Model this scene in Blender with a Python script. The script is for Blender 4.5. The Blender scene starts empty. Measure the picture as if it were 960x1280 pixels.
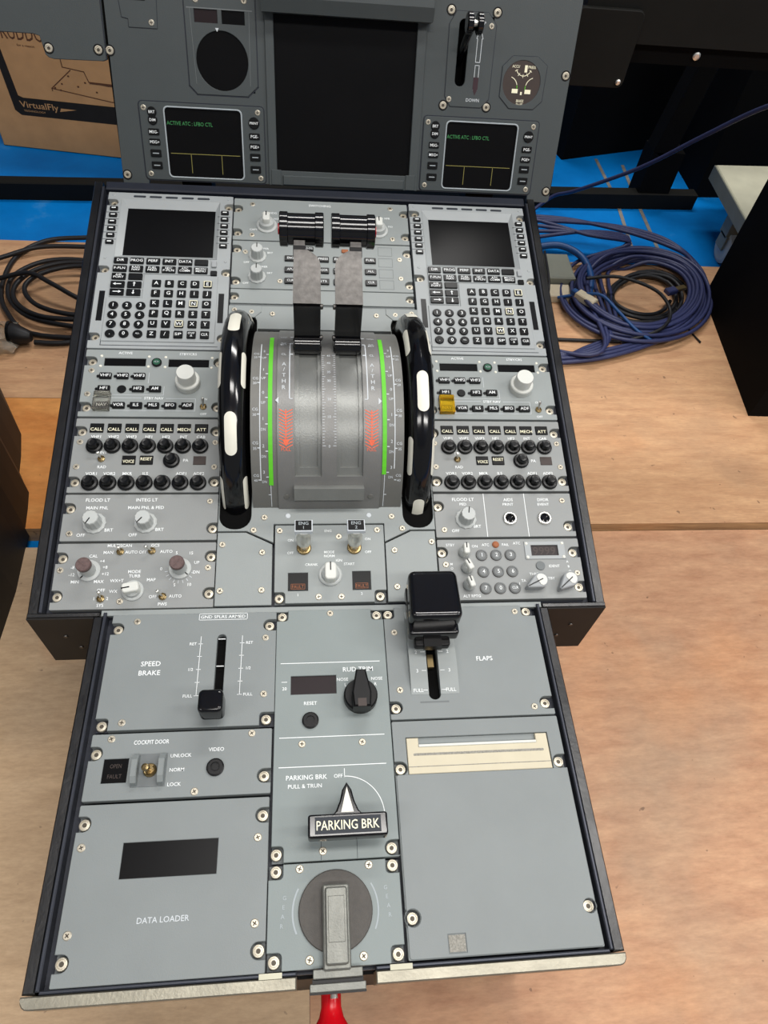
import bpy, math, random
from mathutils import Vector, Matrix
from mathutils.geometry import tessellate_polygon, delaunay_2d_cdt
random.seed(7)
C = bpy.context.scene.collection
SC = bpy.context.scene
R = math.radians
# ------------------------------------------------------------------ camera, light, exposure
ZP = 0.354                                   # height of the aft pedestal surface above the blue floor
cam = bpy.data.cameras.new('camera'); co = bpy.data.objects.new('camera', cam); C.objects.link(co)
co.matrix_world = (Matrix.Translation((-0.016445, -0.309474, 0.590013 + ZP)) @ Matrix.Rotation(-0.180491, 4, 'Z')
                   @ Matrix.Rotation(0.623829, 4, 'X') @ Matrix.Rotation(0.140679, 4, 'Z'))
cam.sensor_fit = 'HORIZONTAL'; cam.sensor_width = 36; cam.lens = 36 * 875.663 / 960; cam.clip_start = 0.02
SC.camera = co
SC.view_settings.view_transform = 'Standard'; SC.view_settings.look = 'None'
SC.view_settings.exposure = 0.0; SC.view_settings.gamma = 1.0; SC.view_settings.use_curve_mapping = False
w = bpy.data.worlds.new('room_ambient'); SC.world = w; w.use_nodes = True
w.node_tree.nodes['Background'].inputs[0].default_value = (0.95, 0.97, 1.0, 1)
w.node_tree.nodes['Background'].inputs[1].default_value = 0.22
def lamp(name, loc, sx, sy, power, col=(1, 0.97, 0.93)):
    l = bpy.data.lights.new(name, 'AREA'); l.shape = 'RECTANGLE'; l.size = sx; l.size_y = sy; l.energy = power; l.color = col
    o = bpy.data.objects.new(name, l); C.objects.link(o); o.location = loc
    return o
lamp('ceiling_lamp', (0.35, 0.10, 2.62), 1.5, 0.32, 28)
lamp('ceiling_lamp', (0.35, -1.25, 2.62), 1.5, 0.32, 28)
lamp('ceiling_lamp', (2.4, 0.10, 2.62), 1.5, 0.32, 34)
lamp('ceiling_lamp', (2.4, -1.25, 2.62), 1.5, 0.32, 34)
lamp('ceiling_lamp', (-1.9, -1.25, 2.62), 1.5, 0.32, 22)
lamp('ceiling_lamp', (0.6, 1.9, 2.62), 1.5, 0.32, 40)

# ------------------------------------------------------------------ materials
def s2l(c):
    return tuple((x / 12.92 if x <= .04045 else ((x + .055) / 1.055) ** 2.4) for x in [v / 255 for v in c]) + (1,)
M = {}
def mat(name, col, rough=.5, metal=0., spec=.5, var=.06, vs=60., bump=0., bs=400., coat=0., alpha=None, emit=None):
    m = bpy.data.materials.new(name); m.use_nodes = True; nt = m.node_tree; b = nt.nodes['Principled BSDF']
    c = s2l(col)
    b.inputs['Roughness'].default_value = rough; b.inputs['Metallic'].default_value = metal
    b.inputs['Specular IOR Level'].default_value = spec; b.inputs['Coat Weight'].default_value = coat
    tc = nt.nodes.new('ShaderNodeTexCoord')
    if var:
        n = nt.nodes.new('ShaderNodeTexNoise'); n.inputs['Scale'].default_value = vs; n.inputs['Detail'].default_value = 5
        nt.links.new(tc.outputs['Object'], n.inputs['Vector'])
        r = nt.nodes.new('ShaderNodeValToRGB')
        r.color_ramp.elements[0].position = .3; r.color_ramp.elements[1].position = .7
        r.color_ramp.elements[0].color = tuple(x * (1 - var) for x in c[:3]) + (1,)
        r.color_ramp.elements[1].color = tuple(min(1, x * (1 + var)) for x in c[:3]) + (1,)
        nt.links.new(n.outputs['Fac'], r.inputs['Fac']); nt.links.new(r.outputs['Color'], b.inputs['Base Color'])
    else:
        b.inputs['Base Color'].default_value = c
    if bump:
        n2 = nt.nodes.new('ShaderNodeTexNoise'); n2.inputs['Scale'].default_value = bs; n2.inputs['Detail'].default_value = 3
        nt.links.new(tc.outputs['Object'], n2.inputs['Vector'])
        bp = nt.nodes.new('ShaderNodeBump'); bp.inputs['Strength'].default_value = bump; bp.inputs['Distance'].default_value = .0006
        nt.links.new(n2.outputs['Fac'], bp.inputs['Height']); nt.links.new(bp.outputs['Normal'], b.inputs['Normal'])
    if alpha is not None:
        b.inputs['Transmission Weight'].default_value = alpha
        b.inputs['IOR'].default_value = 1.2
    if emit:
        b.inputs['Emission Color'].default_value = s2l(emit[0]); b.inputs['Emission Strength'].default_value = emit[1]
    M[name] = m
    return m
mat('panel', (137, 143, 142), .48, 0, .45, .03, 25, .15, 900)
mat('panel_side', (134, 137, 136), .48, 0, .45, .03, 25, .15, 900)
mat('panel_lower', (123, 129, 129), .5, 0, .45, .04, 20, .15, 900)
mat('keypad_grey', (152, 157, 158), .45, 0, .45, .03, 30, .1, 900)
mat('tray', (30, 34, 44), .5, 0, .4, .1, 40)
mat('tray_grey', (104, 109, 110), .55, 0, .4, .06, 40)
mat('rim', (74, 74, 74), .34, 1.0, .5, .18, 35, .25, 300)
mat('lip', (62, 65, 73), .4, .6, .5, .1, 40)
mat('body_black', (32, 30, 28), .6, 0, .3, .15, 30)
mat('gloss_black', (9, 9, 11), .13, 0, .6, 0)
mat('satin_black', (11, 11, 12), .36, 0, .3, .1, 80)
mat('key_black', (10, 11, 12), .34, 0, .35, .05, 80)
mat('screen_black', (12, 12, 13), .3, 0, .12, .1, 15)
mat('lcd_brown', (32, 22, 24), .35, 0, .3, .08, 60)
mat('print_white', (232, 236, 236), .6, 0, .3, 0)
mat('print_grey', (196, 202, 206), .6, 0, .3, 0)
mat('print_faint', (160, 168, 172), .6, 0, .3, 0)
mat('print_cream', (240, 236, 206), .6, 0, .3, 0)
mat('print_amber', (150, 92, 60), .6, 0, .3, 0)
mat('line_dark', (48, 52, 58), .6, 0, .3, 0)
mat('line_light', (190, 197, 200), .6, 0, .3, 0)
mat('knob_grey', (176, 180, 178), .5, 0, .45, .04, 120)
mat('knob_shade', (150, 154, 156), .5, 0, .45, .05, 120)
mat('knob_white', (204, 206, 200), .45, 0, .45, .02, 60)
mat('cap_brown', (92, 74, 72), .55, 0, .4, .2, 500)
mat('insert_white', (222, 220, 206), .4, 0, .45, .02, 80)
mat('screw', (196, 189, 172), .42, .7, .5, .06, 300)
mat('screw_dark', (78, 72, 62), .5, .4, .4, 0)
mat('brass', (158, 138, 98), .3, .9, .5, .08, 200)
mat('steel', (226, 225, 218), .36, .95, .5, .06, 200)
mat('lever_metal', (92, 90, 88), .44, 1., .5, .2, 200, .2, 500)
mat('quadrant', (116, 116, 114), .38, .25, .5, .05, 60, .2, 700)
mat('quadrant_side', (104, 104, 100), .45, .1, .45, .05, 60, .2, 700)
mat('channel', (122, 124, 121), .34, .3, .5, .05, 60, .2, 700)
mat('green', (92, 190, 40), .5, 0, .4, .04, 60)
mat('orange_red', (226, 106, 76), .6, 0, .3, .12, 300)
mat('red_gloss', (196, 8, 22), .22, 0, .6, .04, 40)
mat('cream', (196, 188, 164), .5, 0, .4, .03, 60)
mat('crank_disc', (74, 71, 67), .55, .1, .4, .1, 300, .3, 1200)
mat('crank', (120, 121, 115), .42, .5, .5, .12, 120, .3, 700)
mat('speck', (140, 138, 130), .7, 0, .3, .3, 900)
mat('guard_clear', (236, 234, 226), .08, 0, .4, 0, alpha=.95)
mat('guard_yellow', (250, 214, 60), .12, 0, .4, 0, alpha=.8)
mat('button_green', (30, 80, 58), .4, 0, .4, 0)
mat('panel_centre', (126, 135, 134), .5, 0, .45, .03, 20, .15, 900)
mat('plate_black', (11, 11, 12), .5, 0, .2, 0)
mat('rim_pale', (150, 146, 132), .42, .8, .5, .14, 45, .3, 400)  # paler, mottled metal for the aft rim only
mat('key_grey', (112, 115, 115), .5, 0, .4, .05, 120)
mat('mip', (63, 69, 70), .5, 0, .45, .03, 25, .15, 900)
mat('mip_dark', (63, 69, 70), .5, 0, .45, .03, 25, .15, 900)
mat('screen_text', (58, 120, 72), .6, 0, .2, 0, emit=((40, 120, 60), .12))
mat('screen_line', (130, 124, 70), .6, 0, .2, 0, emit=((120, 116, 50), .1))
mat('dial', (58, 48, 44), .5, 0, .4, .05, 100)
mat('arrow_dark', (58, 40, 46), .6, 0, .3, 0)
mat('cardboard', (186, 144, 100), .8, 0, .2, .07, 30, .2, 300)
mat('cardboard_ink', (34, 32, 30), .75, 0, .2, .1, 60)
mat('cardboard_brown_ink', (92, 62, 44), .75, 0, .2, 0)
mat('cable_blue', (46, 52, 90), .45, 0, .45, .08, 60)
mat('cable_bright', (24, 70, 124), .45, 0, .45, .08, 60)
mat('cable_black', (24, 24, 27), .5, 0, .4, .1, 60)
mat('cart_cream', (192, 190, 168), .5, 0, .4, .06, 30)
mat('cart_side', (128, 130, 118), .5, .1, .4, .06, 30)
mat('rubber_grey', (176, 178, 176), .5, 0, .4, .05, 60)
mat('plastic_beige', (196, 184, 158), .5, 0, .4, .05, 60)
mat('void_black', (9, 9, 9), .8, 0, .08, .12, 20)
mat('frame_black', (20, 20, 18), .7, 0, .15, .1, 20)
mat('clear_plastic', (226, 222, 206), .25, 0, .5, 0, alpha=.8)

def wood(name, dark, light, scale, rough=.62, seed=0., stain=(90, 78, 70), stain_amt=.35):
    m = bpy.data.materials.new(name); m.use_nodes = True; nt = m.node_tree; b = nt.nodes['Principled BSDF']; N = nt.nodes.new; K = nt.links.new
    b.inputs['Roughness'].default_value = rough; b.inputs['Specular IOR Level'].default_value = .35
    tc = N('ShaderNodeTexCoord'); mp = N('ShaderNodeMapping'); mp.inputs['Scale'].default_value = scale; mp.inputs['Location'].default_value = (seed, seed * .7, 0)
    K(tc.outputs['Object'], mp.inputs['Vector'])
    n1 = N('ShaderNodeTexNoise'); n1.inputs['Scale'].default_value = 6; n1.inputs['Detail'].default_value = 8; n1.inputs['Roughness'].default_value = .62; n1.inputs['Distortion'].default_value = .25
    K(mp.outputs['Vector'], n1.inputs['Vector'])
    r1 = N('ShaderNodeValToRGB'); r1.color_ramp.elements[0].position = .33; r1.color_ramp.elements[1].position = .68
    r1.color_ramp.elements[0].color = s2l(dark); r1.color_ramp.elements[1].color = s2l(light)
    K(n1.outputs['Fac'], r1.inputs['Fac'])
    n2 = N('ShaderNodeTexNoise'); n2.inputs['Scale'].default_value = 3.2; n2.inputs['Detail'].default_value = 6; n2.inputs['Roughness'].default_value = .6
    K(tc.outputs['Object'], n2.inputs['Vector'])
    r2 = N('ShaderNodeValToRGB'); r2.color_ramp.elements[0].position = .5; r2.color_ramp.elements[1].position = .75
    r2.color_ramp.elements[0].color = (0, 0, 0, 1); r2.color_ramp.elements[1].color = (stain_amt,) * 3 + (1,)
    K(n2.outputs['Fac'], r2.inputs['Fac'])
    mx = N('ShaderNodeMixRGB'); mx.inputs['Color2'].default_value = s2l(stain)
    K(r2.outputs['Color'], mx.inputs['Fac']); K(r1.outputs['Color'], mx.inputs['Color1'])
    n3 = N('ShaderNodeTexNoise'); n3.inputs['Scale'].default_value = 70; n3.inputs['Detail'].default_value = 2      # small dark knots and specks
    K(tc.outputs['Object'], n3.inputs['Vector'])
    r3 = N('ShaderNodeValToRGB'); r3.color_ramp.elements[0].position = .715; r3.color_ramp.elements[1].position = .76
    r3.color_ramp.elements[0].color = (0, 0, 0, 1); r3.color_ramp.elements[1].color = (.55,) * 3 + (1,)
    K(n3.outputs['Fac'], r3.inputs['Fac'])
    mx2 = N('ShaderNodeMixRGB'); mx2.inputs['Color2'].default_value = s2l((70, 50, 40))
    n4 = N('ShaderNodeTexNoise'); n4.inputs['Scale'].default_value = 5.5; n4.inputs['Detail'].default_value = 4; mp4 = N('ShaderNodeMapping'); mp4.inputs['Location'].default_value = (seed * 2, 3.1, 1.7)
    K(tc.outputs['Object'], mp4.inputs['Vector']); K(mp4.outputs['Vector'], n4.inputs['Vector'])
    r4 = N('ShaderNodeValToRGB'); r4.color_ramp.elements[0].position = .56; r4.color_ramp.elements[1].position = .74
    r4.color_ramp.elements[0].color = (0, 0, 0, 1); r4.color_ramp.elements[1].color = (.32,) * 3 + (1,); K(n4.outputs['Fac'], r4.inputs['Fac'])
    mx4 = N('ShaderNodeMixRGB'); mx4.inputs['Color2'].default_value = s2l((212, 148, 98)); K(r4.outputs['Color'], mx4.inputs['Fac']); K(mx.outputs['Color'], mx4.inputs['Color1'])
    n5 = N('ShaderNodeTexNoise'); n5.inputs['Scale'].default_value = 30; n5.inputs['Detail'].default_value = 6; n5.inputs['Roughness'].default_value = .7
    K(mp.outputs['Vector'], n5.inputs['Vector']); r5 = N('ShaderNodeValToRGB'); r5.color_ramp.elements[0].position = .3; r5.color_ramp.elements[1].position = .7
    r5.color_ramp.elements[0].color = (.82, .80, .78, 1); r5.color_ramp.elements[1].color = (1.12, 1.12, 1.12, 1); K(n5.outputs['Fac'], r5.inputs['Fac'])
    mx5 = N('ShaderNodeMixRGB'); mx5.blend_type = 'MULTIPLY'; mx5.inputs['Fac'].default_value = .8; K(mx4.outputs['Color'], mx5.inputs['Color1']); K(r5.outputs['Color'], mx5.inputs['Color2'])
    K(r3.outputs['Color'], mx2.inputs['Fac']); K(mx5.outputs['Color'], mx2.inputs['Color1']); K(mx2.outputs['Color'], b.inputs['Base Color'])
    bp = N('ShaderNodeBump'); bp.inputs['Strength'].default_value = .2; bp.inputs['Distance'].default_value = .001
    K(n1.outputs['Fac'], bp.inputs['Height']); K(bp.outputs['Normal'], b.inputs['Normal'])
    M[name] = m
wood('plywood_pale', (184, 140, 104), (206, 164, 124), (2.0, 11, 1), seed=1.3, stain=(128, 110, 92), stain_amt=.45)
wood('plywood_red', (172, 128, 98), (196, 154, 120), (2.2, 8, 1), seed=4.1, stain=(160, 142, 120), stain_amt=.6)
wood('plywood_left', (182, 154, 122), (197, 169, 136), (2.2, 8, 1), seed=7.7, stain=(160, 146, 128), stain_amt=.5)
wood('plywood_orange', (196, 122, 58), (224, 158, 88), (1.2, 3, 1), seed=2.2, stain=(176, 120, 74), stain_amt=.3)
wood('plywood_edge', (150, 118, 84), (192, 158, 116), (2, 2, 30), seed=3.3)
# painted blue floor
def bluefloor():
    m = bpy.data.materials.new('blue_floor'); m.use_nodes = True; nt = m.node_tree; b = nt.nodes['Principled BSDF']; N = nt.nodes.new; K = nt.links.new
    b.inputs['Roughness'].default_value = .5; b.inputs['Specular IOR Level'].default_value = .15
    tc = N('ShaderNodeTexCoord'); n = N('ShaderNodeTexNoise'); n.inputs['Scale'].default_value = 7; n.inputs['Detail'].default_value = 8; n.inputs['Roughness'].default_value = .65
    K(tc.outputs['Object'], n.inputs['Vector'])
    r = N('ShaderNodeValToRGB'); e = r.color_ramp.elements; e[0].position = .3; e[1].position = .62
    e[0].color = s2l((0, 102, 176)); e[1].color = s2l((0, 118, 196)); x = e.new(.8); x.color = s2l((70, 140, 200))
    K(n.outputs['Fac'], r.inputs['Fac']); K(r.outputs['Color'], b.inputs['Base Color']); M['blue_floor'] = m
bluefloor()

# ------------------------------------------------------------------ mesh tools (millimetres in, metres out)
TXT = {}
def text2d(s):
    if s in TXT: return TXT[s]
    cu = bpy.data.curves.new('t', 'FONT'); cu.body = s; cu.size = 1; cu.resolution_u = 2; cu.align_x = 'CENTER'; cu.align_y = 'CENTER'; cu.offset = .006; cu.space_line = .82
    o = bpy.data.objects.new('t', cu); me = o.to_mesh()
    v = [(p.co.x, p.co.y) for p in me.vertices]; f = [tuple(p.vertices) for p in me.polygons]
    o.to_mesh_clear(); bpy.data.objects.remove(o); bpy.data.curves.remove(cu)
    if v:
        x0 = min(p[0] for p in v); x1 = max(p[0] for p in v); y0 = min(p[1] for p in v); y1 = max(p[1] for p in v)
        lines = s.count('\n') + 1
        k = .70 if lines == 1 else (y1 - y0) / lines * .98
        if lines == 1 and (y1 - y0) < .35: yc = .0
        else: yc = (y0 + y1) / 2
        v = [((a - (x0 + x1) / 2) / k, (b - yc) / k) for a, b in v]
    TXT[s] = (v, f); return TXT[s]
def orient(p, ccw):
    a = sum(p[i][0] * p[(i + 1) % len(p)][1] - p[(i + 1) % len(p)][0] * p[i][1] for i in range(len(p)))
    return list(p) if (a > 0) == ccw else list(reversed(p))
def inset(p, c):
    n = len(p); out = []
    for i in range(n):
        a, b, d = p[i - 1], p[i], p[(i + 1) % n]
        e1 = Vector((b[0] - a[0], b[1] - a[1])); e2 = Vector((d[0] - b[0], d[1] - b[1]))
        if e1.length < 1e-9 or e2.length < 1e-9: out.append(b); continue
        e1.normalize(); e2.normalize(); n1 = Vector((-e1.y, e1.x)); n2 = Vector((-e2.y, e2.x)); q = n1 + n2
        q = n1 if q.length < .2 else q * (1 / max(.35, q.dot(n1)))
        out.append((b[0] + q.x * c, b[1] + q.y * c))
    return out
def ctr(v, t): return (sum(v[i].x for i in t) / 3, sum(v[i].y for i in t) / 3)
def inside(p, l):
    c = False
    for i in range(len(l)):
        a, b = l[i - 1], l[i]
        if (a[1] > p[1]) != (b[1] > p[1]) and p[0] < (b[0] - a[0]) * (p[1] - a[1]) / (b[1] - a[1]) + a[0]: c = not c
    return c
def arc(cx, cy, r, a0, a1, n):
    return [(cx + r * math.cos(R(a0 + (a1 - a0) * i / n)), cy + r * math.sin(R(a0 + (a1 - a0) * i / n))) for i in range(n + 1)]
def rrect(x0, x1, y0, y1, r, n=3):
    r = min(r, (x1 - x0) / 2 - .01, (y1 - y0) / 2 - .01)
    return arc(x1 - r, y0 + r, r, -90, 0, n) + arc(x1 - r, y1 - r, r, 0, 90, n) + arc(x0 + r, y1 - r, r, 90, 180, n) + arc(x0 + r, y0 + r, r, 180, 270, n)
def rect(x0, x1, y0, y1): return [(x0, y0), (x1, y0), (x1, y1), (x0, y1)]
class MB:
    def __init__(s): s.v = []; s.f = []; s.mi = []; s.sm = []; s.cur = 0
    def add(s, vs, fs, smooth=False):
        o = len(s.v); s.v += [tuple(p) for p in vs]
        for f in fs: s.f.append(tuple(i + o for i in f)); s.mi.append(s.cur); s.sm.append(smooth)
        return s
    def prism(s, outline, z0, z1, holes=(), ch=.35, bottom=False):
        loops = [orient(outline, True)] + [orient(h, False) for h in holes]
        ins = [inset(l, ch) if ch else l for l in loops]
        top = [Vector((x, y, 0)) for l in ins for x, y in l]
        if len(loops) == 1:
            tris = tessellate_polygon([[Vector((x, y, 0)) for x, y in ins[0]]]); tv = top
        else:
            ed = []; o = 0
            for l in ins: ed += [(o + i, o + (i + 1) % len(l)) for i in range(len(l))]; o += len(l)
            k_ = max(abs(c) for p in top for c in p) or 1
            r_ = delaunay_2d_cdt([Vector((p.x / k_, p.y / k_)) for p in top], ed, [], 0, 1e-7)
            tv = [Vector((q.x * k_, q.y * k_, 0)) for q in r_[0]]
            tris = [t for t in r_[2] if inside(ctr(tv, t), ins[0]) and not any(inside(ctr(tv, t), h) for h in ins[1:])]
        fs = []
        for t in tris:
            a, b, c = (tv[i] for i in t); fs.append(tuple(t) if (b - a).cross(c - a).z > 0 else (t[0], t[2], t[1]))
        s.add([(p.x, p.y, z1) for p in tv], fs)
        for l, i_ in zip(loops, ins):
            n = len(l); zm = z1 - ch
            vs = [(x, y, z0) for x, y in l] + [(x, y, zm) for x, y in l] + [(x, y, z1) for x, y in i_]
            q = []
            for i in range(n):
                j = (i + 1) % n; q.append((i, j, n + j, n + i))
                if ch: q.append((n + i, n + j, 2 * n + j, 2 * n + i))
            s.add(vs, q)
        if bottom:
            l = loops[0]; s.add([(x, y, z0) for x, y in l], [tuple(reversed(range(len(l))))])
        return s
    def box(s, x0, x1, y0, y1, z0, z1, ch=0.0):
        if ch: return s.prism(rect(x0, x1, y0, y1), z0, z1, ch=ch, bottom=True)
        return s.add([(x, y, z) for z in (z0, z1) for y in (y0, y1) for x in (x0, x1)],
                     [(0, 2, 3, 1), (4, 5, 7, 6), (0, 1, 5, 4), (2, 6, 7, 3), (0, 4, 6, 2), (1, 3, 7, 5)])
    def rbox(s, x0, x1, y0, y1, z0, z1, r=3., e=1.5, n=3):
        e = min(e, r * .8); ol = orient(rrect(x0, x1, y0, y1, r, 4), True); k = len(ol); rings = []
        for t in range(n + 1):
            a = math.pi / 2 * t / n; rings.append((inset(ol, e * (1 - math.cos(a))) if t else ol, z1 - e + e * math.sin(a)))
        rings = [(ol, z0)] + rings
        vs = [(x, y, z) for l, z in rings for x, y in l]; fs = []
        for q in range(len(rings) - 1):
            for i in range(k):
                j = (i + 1) % k; fs.append((q * k + i, q * k + j, (q + 1) * k + j, (q + 1) * k + i))
        s.add(vs, fs, True); o = (len(rings) - 1) * k
        s.add([(x, y, rings[-1][1]) for x, y in rings[-1][0]], [tuple(range(k))])
        s.add([(x, y, z0) for x, y in ol], [tuple(reversed(range(k)))])
        return s
    def lathe(s, prof, cx=0, cy=0, seg=20, axis='z', smooth=True, flute=0, flute_n=0, cap=True):
        if smooth:                                # split rings where the profile turns sharply, so flats stay flat
            np_ = [prof[0]]
            for i in range(1, len(prof) - 1):
                d1 = Vector((prof[i][0] - prof[i - 1][0], prof[i][1] - prof[i - 1][1])); d2 = Vector((prof[i + 1][0] - prof[i][0], prof[i + 1][1] - prof[i][1]))
                np_.append(prof[i])
                if d1.length > 1e-6 and d2.length > 1e-6 and d1.angle(d2) > R(28): np_.append(prof[i])
            np_.append(prof[-1]); prof = np_
        vs = []; fs = []
        for r, z in prof:
            for i in range(seg):
                a = 2 * math.pi * i / seg; rr = r * (1 + (flute * math.cos(a * flute_n) if flute and r > 2 else 0))
                p = (cx + rr * math.cos(a), cy + rr * math.sin(a), z)
                vs.append(p if axis == 'z' else (z, cx + rr * math.cos(a), cy + rr * math.sin(a)))
        for q in range(len(prof) - 1):
            if prof[q] == prof[q + 1]: continue
            for i in range(seg):
                j = (i + 1) % seg; fs.append((q * seg + i, q * seg + j, (q + 1) * seg + j, (q + 1) * seg + i))
        s.add(vs, fs, smooth)
        if cap:
            b = (len(prof) - 1) * seg; s.add(vs[b:b + seg], [tuple(range(seg))])
            s.add(vs[:seg], [tuple(reversed(range(seg)))])
        return s
    def cyl(s, cx, cy, r, z0, z1, seg=20, ch=.4):
        return s.lathe([(r, z0), (r, z1 - ch), (r - ch, z1)] if ch else [(r, z0), (r, z1)], cx, cy, seg, smooth=False)
    def tube(s, pts, r, seg=7, closed=False):
        P = [Vector(p) for p in pts]; n = len(P); vs = []; fs = []; up = Vector((0, 0, 1)); prev = None
        for i in range(n):
            t = (P[(i + 1) % n] - P[i - 1]) if closed else (P[min(i + 1, n - 1)] - P[max(i - 1, 0)])
            if t.length < 1e-9: t = Vector((1, 0, 0))
            t.normalize()
            a = (prev - t * prev.dot(t)) if prev is not None else t.cross(up if abs(t.z) < .9 else Vector((1, 0, 0)))
            if a.length < 1e-6: a = t.cross(Vector((0, 1, 0)))
            a.normalize(); prev = a; b = t.cross(a)
            for k in range(seg):
                q = 2 * math.pi * k / seg; vs.append(P[i] + a * (r * math.cos(q)) + b * (r * math.sin(q)))
        for i in range(n if closed else n - 1):
            for k in range(seg):
                l = (k + 1) % seg; j = (i + 1) % n; fs.append((i * seg + k, i * seg + l, j * seg + l, j * seg + k))
        s.add(vs, fs, True)
        if not closed:
            s.add(vs[:seg], [tuple(reversed(range(seg)))]); s.add(vs[-seg:], [tuple(range(seg))])
        return s
    def text(s, t, x, y, h, w=None, z=.12, rot=0, warp=None):
        v, f = text2d(t)
        if not v: return s
        ww = (max(p[0] for p in v) - min(p[0] for p in v)) * h
        kx = h if (w is None or ww < 1e-6) else h * w / ww
        ca, sa = math.cos(R(rot)), math.sin(R(rot))
        pts = [(x + a * kx * ca - b * h * sa, y + a * kx * sa + b * h * ca) for a, b in v]
        return s.add([warp(*p) for p in pts] if warp else [(a, b, z) for a, b in pts], f)
    def line(s, pts, wd=.5, z=.1, closed=False):
        n = len(pts); rg = range(n if closed else n - 1)
        for i in rg:
            a = Vector(pts[i]); b = Vector(pts[(i + 1) % n]); d = b - a
            if d.length < 1e-6: continue
            d.normalize(); q = Vector((-d.y, d.x)) * wd / 2; e = d * (wd / 2 if n < 7 else 0)
            c = [a - e - q, b + e - q, b + e + q, a - e + q]
            s.add([(p.x, p.y, z) for p in c], [(0, 1, 2, 3)])
        return s
    def flat(s, pts, z=.1):
        return s.add([(x, y, z) for x, y in orient(pts, True)], [tuple(range(len(pts)))])
    def xf(s, fn, start=0):
        s.v[start:] = [tuple(fn(*p)) for p in s.v[start:]]; return s
    def mesh(s, name, mats, off=(0, 0, 0), scale=.001):
        me = bpy.data.meshes.new(name)
        me.from_pydata([((x - off[0]) * scale, (y - off[1]) * scale, (z - off[2]) * scale) for x, y, z in s.v], [], s.f)
        for m in (mats if isinstance(mats, (list, tuple)) else [mats]): me.materials.append(M[m])
        me.polygons.foreach_set('material_index', s.mi); me.polygons.foreach_set('use_smooth', s.sm); me.update()
        return me
def link(name, me, parent=None, loc=(0, 0, 0), label=None):
    o = bpy.data.objects.new(name, me); C.objects.link(o)
    if parent: o.parent = parent
    o.location = loc
    if label: o['label'] = label
    return o
def tag(o, label, cat, group=None):
    o['label'] = label; o['category'] = cat
    if group: o['group'] = group
    return o
def frame(o, ex, ey):
    ex = Vector(ex); ey = Vector(ey); ez = ex.cross(ey); m = Matrix.Identity(4)
    for i, e in enumerate((ex, ey, ez, Vector(o))):
        for k in range(3): m[k][i] = e[k]
    return m
A1 = 0.210403; AM = R(23.314)
FU = frame((0, 0, ZP), (1, 0, 0), (0, math.cos(A1), math.sin(A1)))           # forward pedestal surface
FL = frame((0, 0, ZP), (1, 0, 0), (0, 1, 0))                                 # aft pedestal surface
FM = frame((.02795, .5272, .1 + ZP), (1, 0, 0), (0, math.sin(AM), math.cos(AM)))   # main instrument panel
FW = Matrix.Identity(4)
def copy_tree(o, mw=None, parent=None, skip=()):
    c = o.copy(); C.objects.link(c)
    if parent is not None: c.parent = parent
    if mw is not None: c.matrix_world = mw
    for ch in list(o.children):
        if ch.name.split('.')[0] not in skip: copy_tree(ch, None, c, skip)
    return c
# ------------------------------------------------------------------ shared pieces
SH = {}
def shared(key, make, mats):
    if key not in SH: SH[key] = make().mesh(key if isinstance(key, str) else str(key[0]), mats)
    return SH[key]
def screw_big():
    b = MB(); b.lathe([(4.4, -1), (4.4, .8), (3.9, 1.5), (3.1, 1.6), (2.8, .9), (1.7, 1.0)], seg=16, cap=False, smooth=False); b.cur = 1
    b.lathe([(1.7, 1.0), (1.5, .3)], seg=8, smooth=False); b.cur = 0; b.lathe([(.6, .3), (.6, .7)], seg=6, smooth=False); return b
def screw_small():
    b = MB(); b.lathe([(3.1, -.6), (3.1, .25), (2.5, .7)], seg=14, smooth=False); b.cur = 1
    b.box(-1.7, 1.7, -.4, .4, .5, .76); b.box(-.4, .4, -1.7, 1.7, .5, .76); return b
def key_box(wd, hg, z, r): 
    return lambda: MB().prism(rrect(-wd / 2, wd / 2, -hg / 2, hg / 2, r, 2), -1, z, ch=.5)
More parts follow.
